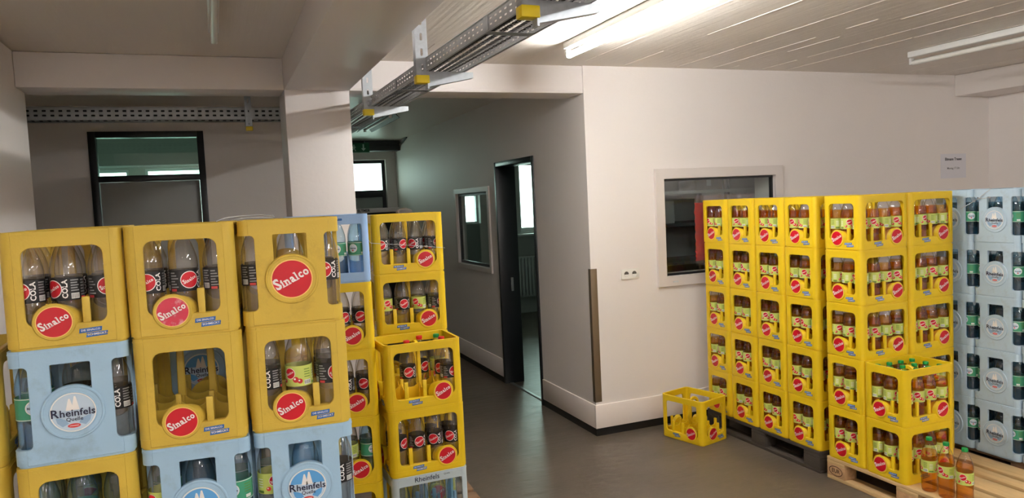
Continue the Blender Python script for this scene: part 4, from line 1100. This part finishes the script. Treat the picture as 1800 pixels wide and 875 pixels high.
pallet(T(0.72, 3.95, 0) @ RZ(PI / 2 - 0.05), 'pallet_brown', 'pallet_brown', 'brown pallet hidden under the farther left-hand crate stacks', extra=0.024)
RG = 'crates of the farther left-hand stacks'
D = (0.294, 3.682, -0.12, 1.857)
m = wide_m(*D, 1); spawn('water_crate', P_OPEN, m, 'light blue crate with wide opening on top of the stack behind the third', 'crate', RG); wide_fill(m, ['.NTT', '.T.T'], 'light blue top crate')
for l, fill in ((2, ['.CCC', '..CC']), (3, ['.TCC', '..CC']), (4, ['.CGT', '..CT']), (5, [])):
    m = wide_m(*D, l); spawn('drink_crate', P_YEL, m, ('yellow crate under the light blue one', 'third yellow-stack crate down, half hidden by large-emblem stack', 'fourth crate down, half hidden, with green-label and teal bottles', 'lowest half hidden crate of the stack behind the third')[l - 2], 'crate', RG)
    wide_fill(m, fill, '%s half-hidden crate' % ('second', 'third', 'fourth', 'fifth')[l - 2])
E_ = (0.786, 4.075, -0.123, 1.843)
m = wide_m(*E_, 1); spawn('drink_crate', P_YEL, m, 'top yellow crate of cola empties with a white strap, beside the corridor', 'crate', RG); wide_fill(m, ['CCCC', 'CCCC'], 'strapped top crate by corridor')
m = wide_m(*E_, 2); spawn('drink_crate', P_YEL, m, 'yellow crate with one green-label empty, under the strapped crate', 'crate', RG); wide_fill(m, ['GCGC', 'C.CC'], 'crate under the strapped one')
for l in (3, 4, 5): spawn('drink_crate', P_YEL, wide_m(*E_, l), 'hidden yellow crate at the %s row of the strapped stack by the corridor' % ROW[5 - l], 'crate', RG)
F = (0.721, 3.578, 0.025, 1.205)
m = wide_m(*F, 1, dx=-0.004, da=-0.01); spawn('drink_crate', P_YEL, m, 'open-topped yellow crate with a few cola empties, tallest of the low front stack', 'crate', RG); wide_fill(m, ['...C', '.C.C', '..CG'], 'open-topped crate')
m = wide_m(*F, 2); spawn('drink_crate', P_YEL, m, 'yellow crate of cola empties under the open-topped crate', 'crate', RG); wide_fill(m, ['CCCC', 'C.CC'], 'crate under the open-topped one')
m = wide_m(*F, 3); spawn('water_crate', P_TEXT, m, 'grey-blue crate with lettered rim at the bottom of the low stack', 'crate', RG); wide_fill(m, ['NNNN', 'NNNN'], 'lettered grey-blue crate')

# ------------------------------------------------------------------ straps and loose film
b = MB(); z = BASE + 0.004
b.tube([(0.00, 2.50, z - 0.002), (0.03, 2.52, z + 0.008), (0.07, 2.53, z + 0.011), (0.13, 2.52, z + 0.012), (0.17, 2.50, z + 0.009), (0.175, 2.49, z)], 0.0022, 'strap_grey', 6)
b.tube([(0.05, 2.50, z + 0.001), (0.10, 2.49, z + 0.006), (0.17, 2.49, z + 0.001)], 0.002, 'strap_grey', 6)
tag(link('plastic_strap', b.done('plastic_strap')), 'loose grey plastic strap lying on top of the second and third stacks', 'strap')
ex = Vector((math.cos(-0.123), math.sin(-0.123), 0)); ey = Vector((math.sin(-0.123), -math.cos(-0.123), 0))
p0 = Vector((0.786, 4.075, 0))
b = MB()
pts = [p0 + ex * u + ey * 0.003 + Vector((0, 0, zz)) for u, zz in ((-0.004, 1.690), (0.1, 1.678), (0.25, 1.660), (0.404, 1.640))]
pts = [p0 - ey * 0.2 - ex * 0.004 + Vector((0, 0, 1.70))] + pts + [p0 + ex * 0.404 - ey * 0.2 + Vector((0, 0, 1.63))]
b.tube(pts, 0.0016, 'strap_grey', 6); tag(link('plastic_strap', b.done('plastic_strap')), 'thin white strap tied across the top cola crate by the corridor', 'strap')
b = MB(); xx = 4.446
b.tube([(xx, 3.37, 1.70), (xx - 0.002, 3.30, 1.735), (xx - 0.003, 3.245, 1.765), (xx - 0.002, 3.20, 1.80), (xx + 0.01, 3.17, 1.823)], 0.002, 'strap_grey', 6)
b.tube([(xx - 0.003, 3.245, 1.765), (xx - 0.004, 3.21, 1.764), (xx - 0.003, 3.18, 1.768)], 0.002, 'strap_grey', 6)
b.tube([(xx - 0.004, 3.25, 1.765), (xx - 0.010, 3.245, 1.770), (xx - 0.004, 3.238, 1.762), (xx - 0.01, 3.25, 1.758)], 0.003, 'strap_grey', 6)
tag(link('plastic_strap', b.done('plastic_strap')), 'knotted string tied on the top pale blue crate', 'strap')
b = MB(); q = random.Random(4)
t_ = bmesh.new(); bmesh.ops.create_icosphere(t_, subdivisions=3, radius=1.0)
for v in t_.verts:
    k = 1 + q.uniform(-0.16, 0.16); v.co = Vector((v.co.x * 0.048 * k, v.co.y * 0.035 * k, max(-0.010, v.co.z * 0.020 * k)))
t_.verts.index_update(); b.faces([v.co.copy() for v in t_.verts], [[v.index for v in f.verts] for f in t_.faces], 'wrap_film', T(1.03, 4.29, 1.853)); t_.free()
tag(link('crumpled_film', b.done('crumpled_film', 15)), 'crumpled clear film lying on top of the strapped yellow crate', 'plastic film')

# ------------------------------------------------------------------ daylight and camera
w = bpy.data.worlds.new('World'); SC.world = w; w.use_nodes = True
bg = w.node_tree.nodes['Background']; bg.inputs[0].default_value = (0.76, 1.0, 0.91, 1); bg.inputs[1].default_value = 3.8
def portal(x0, x1, z0, z1, y, d):
    l = bpy.data.lights.new('portal', 'AREA'); l.shape = 'RECTANGLE'; l.size = x1 - x0; l.size_y = z1 - z0; l.cycles.is_portal = True
    o = bpy.data.objects.new('daylight', l); COL.objects.link(o)
    o.location = ((x0 + x1) / 2, y, (z0 + z1) / 2); o.rotation_euler = (R(90) * (-1 if d < 0 else 1), 0, 0)
    return o
portal(1.45, 2.53, 1.0, 2.63, 11.95, -1); portal(4.73, 6.2, 1.36, 2.55, 11.85, -1); portal(3.55, 4.03, 1.55, 2.03, 11.85, -1)
portal(-2.6, -1.213, 1.4, 2.655, 13.25, -1); portal(-0.985, 0.45, 1.4, 2.665, 13.25, -1)

f, yaw, pitch, roll, hc = 1304.6552, 0.3771, -0.0639, -0.047, 1.8823
fwd = Vector((math.sin(yaw) * math.cos(pitch), math.cos(yaw) * math.cos(pitch), math.sin(pitch)))
rt = Vector((math.cos(yaw), -math.sin(yaw), 0)); up = rt.cross(fwd)
r2 = rt * math.cos(roll) + up * math.sin(roll); u2 = -rt * math.sin(roll) + up * math.cos(roll)
cam = bpy.data.cameras.new('Camera'); co = bpy.data.objects.new('Camera', cam); COL.objects.link(co)
co.matrix_world = Matrix(((r2.x, u2.x, -fwd.x, 0), (r2.y, u2.y, -fwd.y, 0), (r2.z, u2.z, -fwd.z, hc), (0, 0, 0, 1)))
cam.sensor_fit = 'HORIZONTAL'; cam.sensor_width = 36.0; cam.lens = f / 1800 * 36.0; cam.clip_start = 0.05; cam.clip_end = 200
SC.camera = co
SC.view_settings.view_transform = 'Standard'; SC.view_settings.look = 'None'; SC.view_settings.gamma = 1.0
SC.view_settings.use_curve_mapping = False; SC.view_settings.exposure = 1.55
SC.cycles.use_denoising = True
SC.cycles.max_bounces = 10; SC.cycles.diffuse_bounces = 5; SC.cycles.glossy_bounces = 4; SC.cycles.transparent_max_bounces = 40
SC.cycles.sample_clamp_indirect = 6.0; SC.cycles.caustics_reflective = False; SC.cycles.caustics_refractive = False
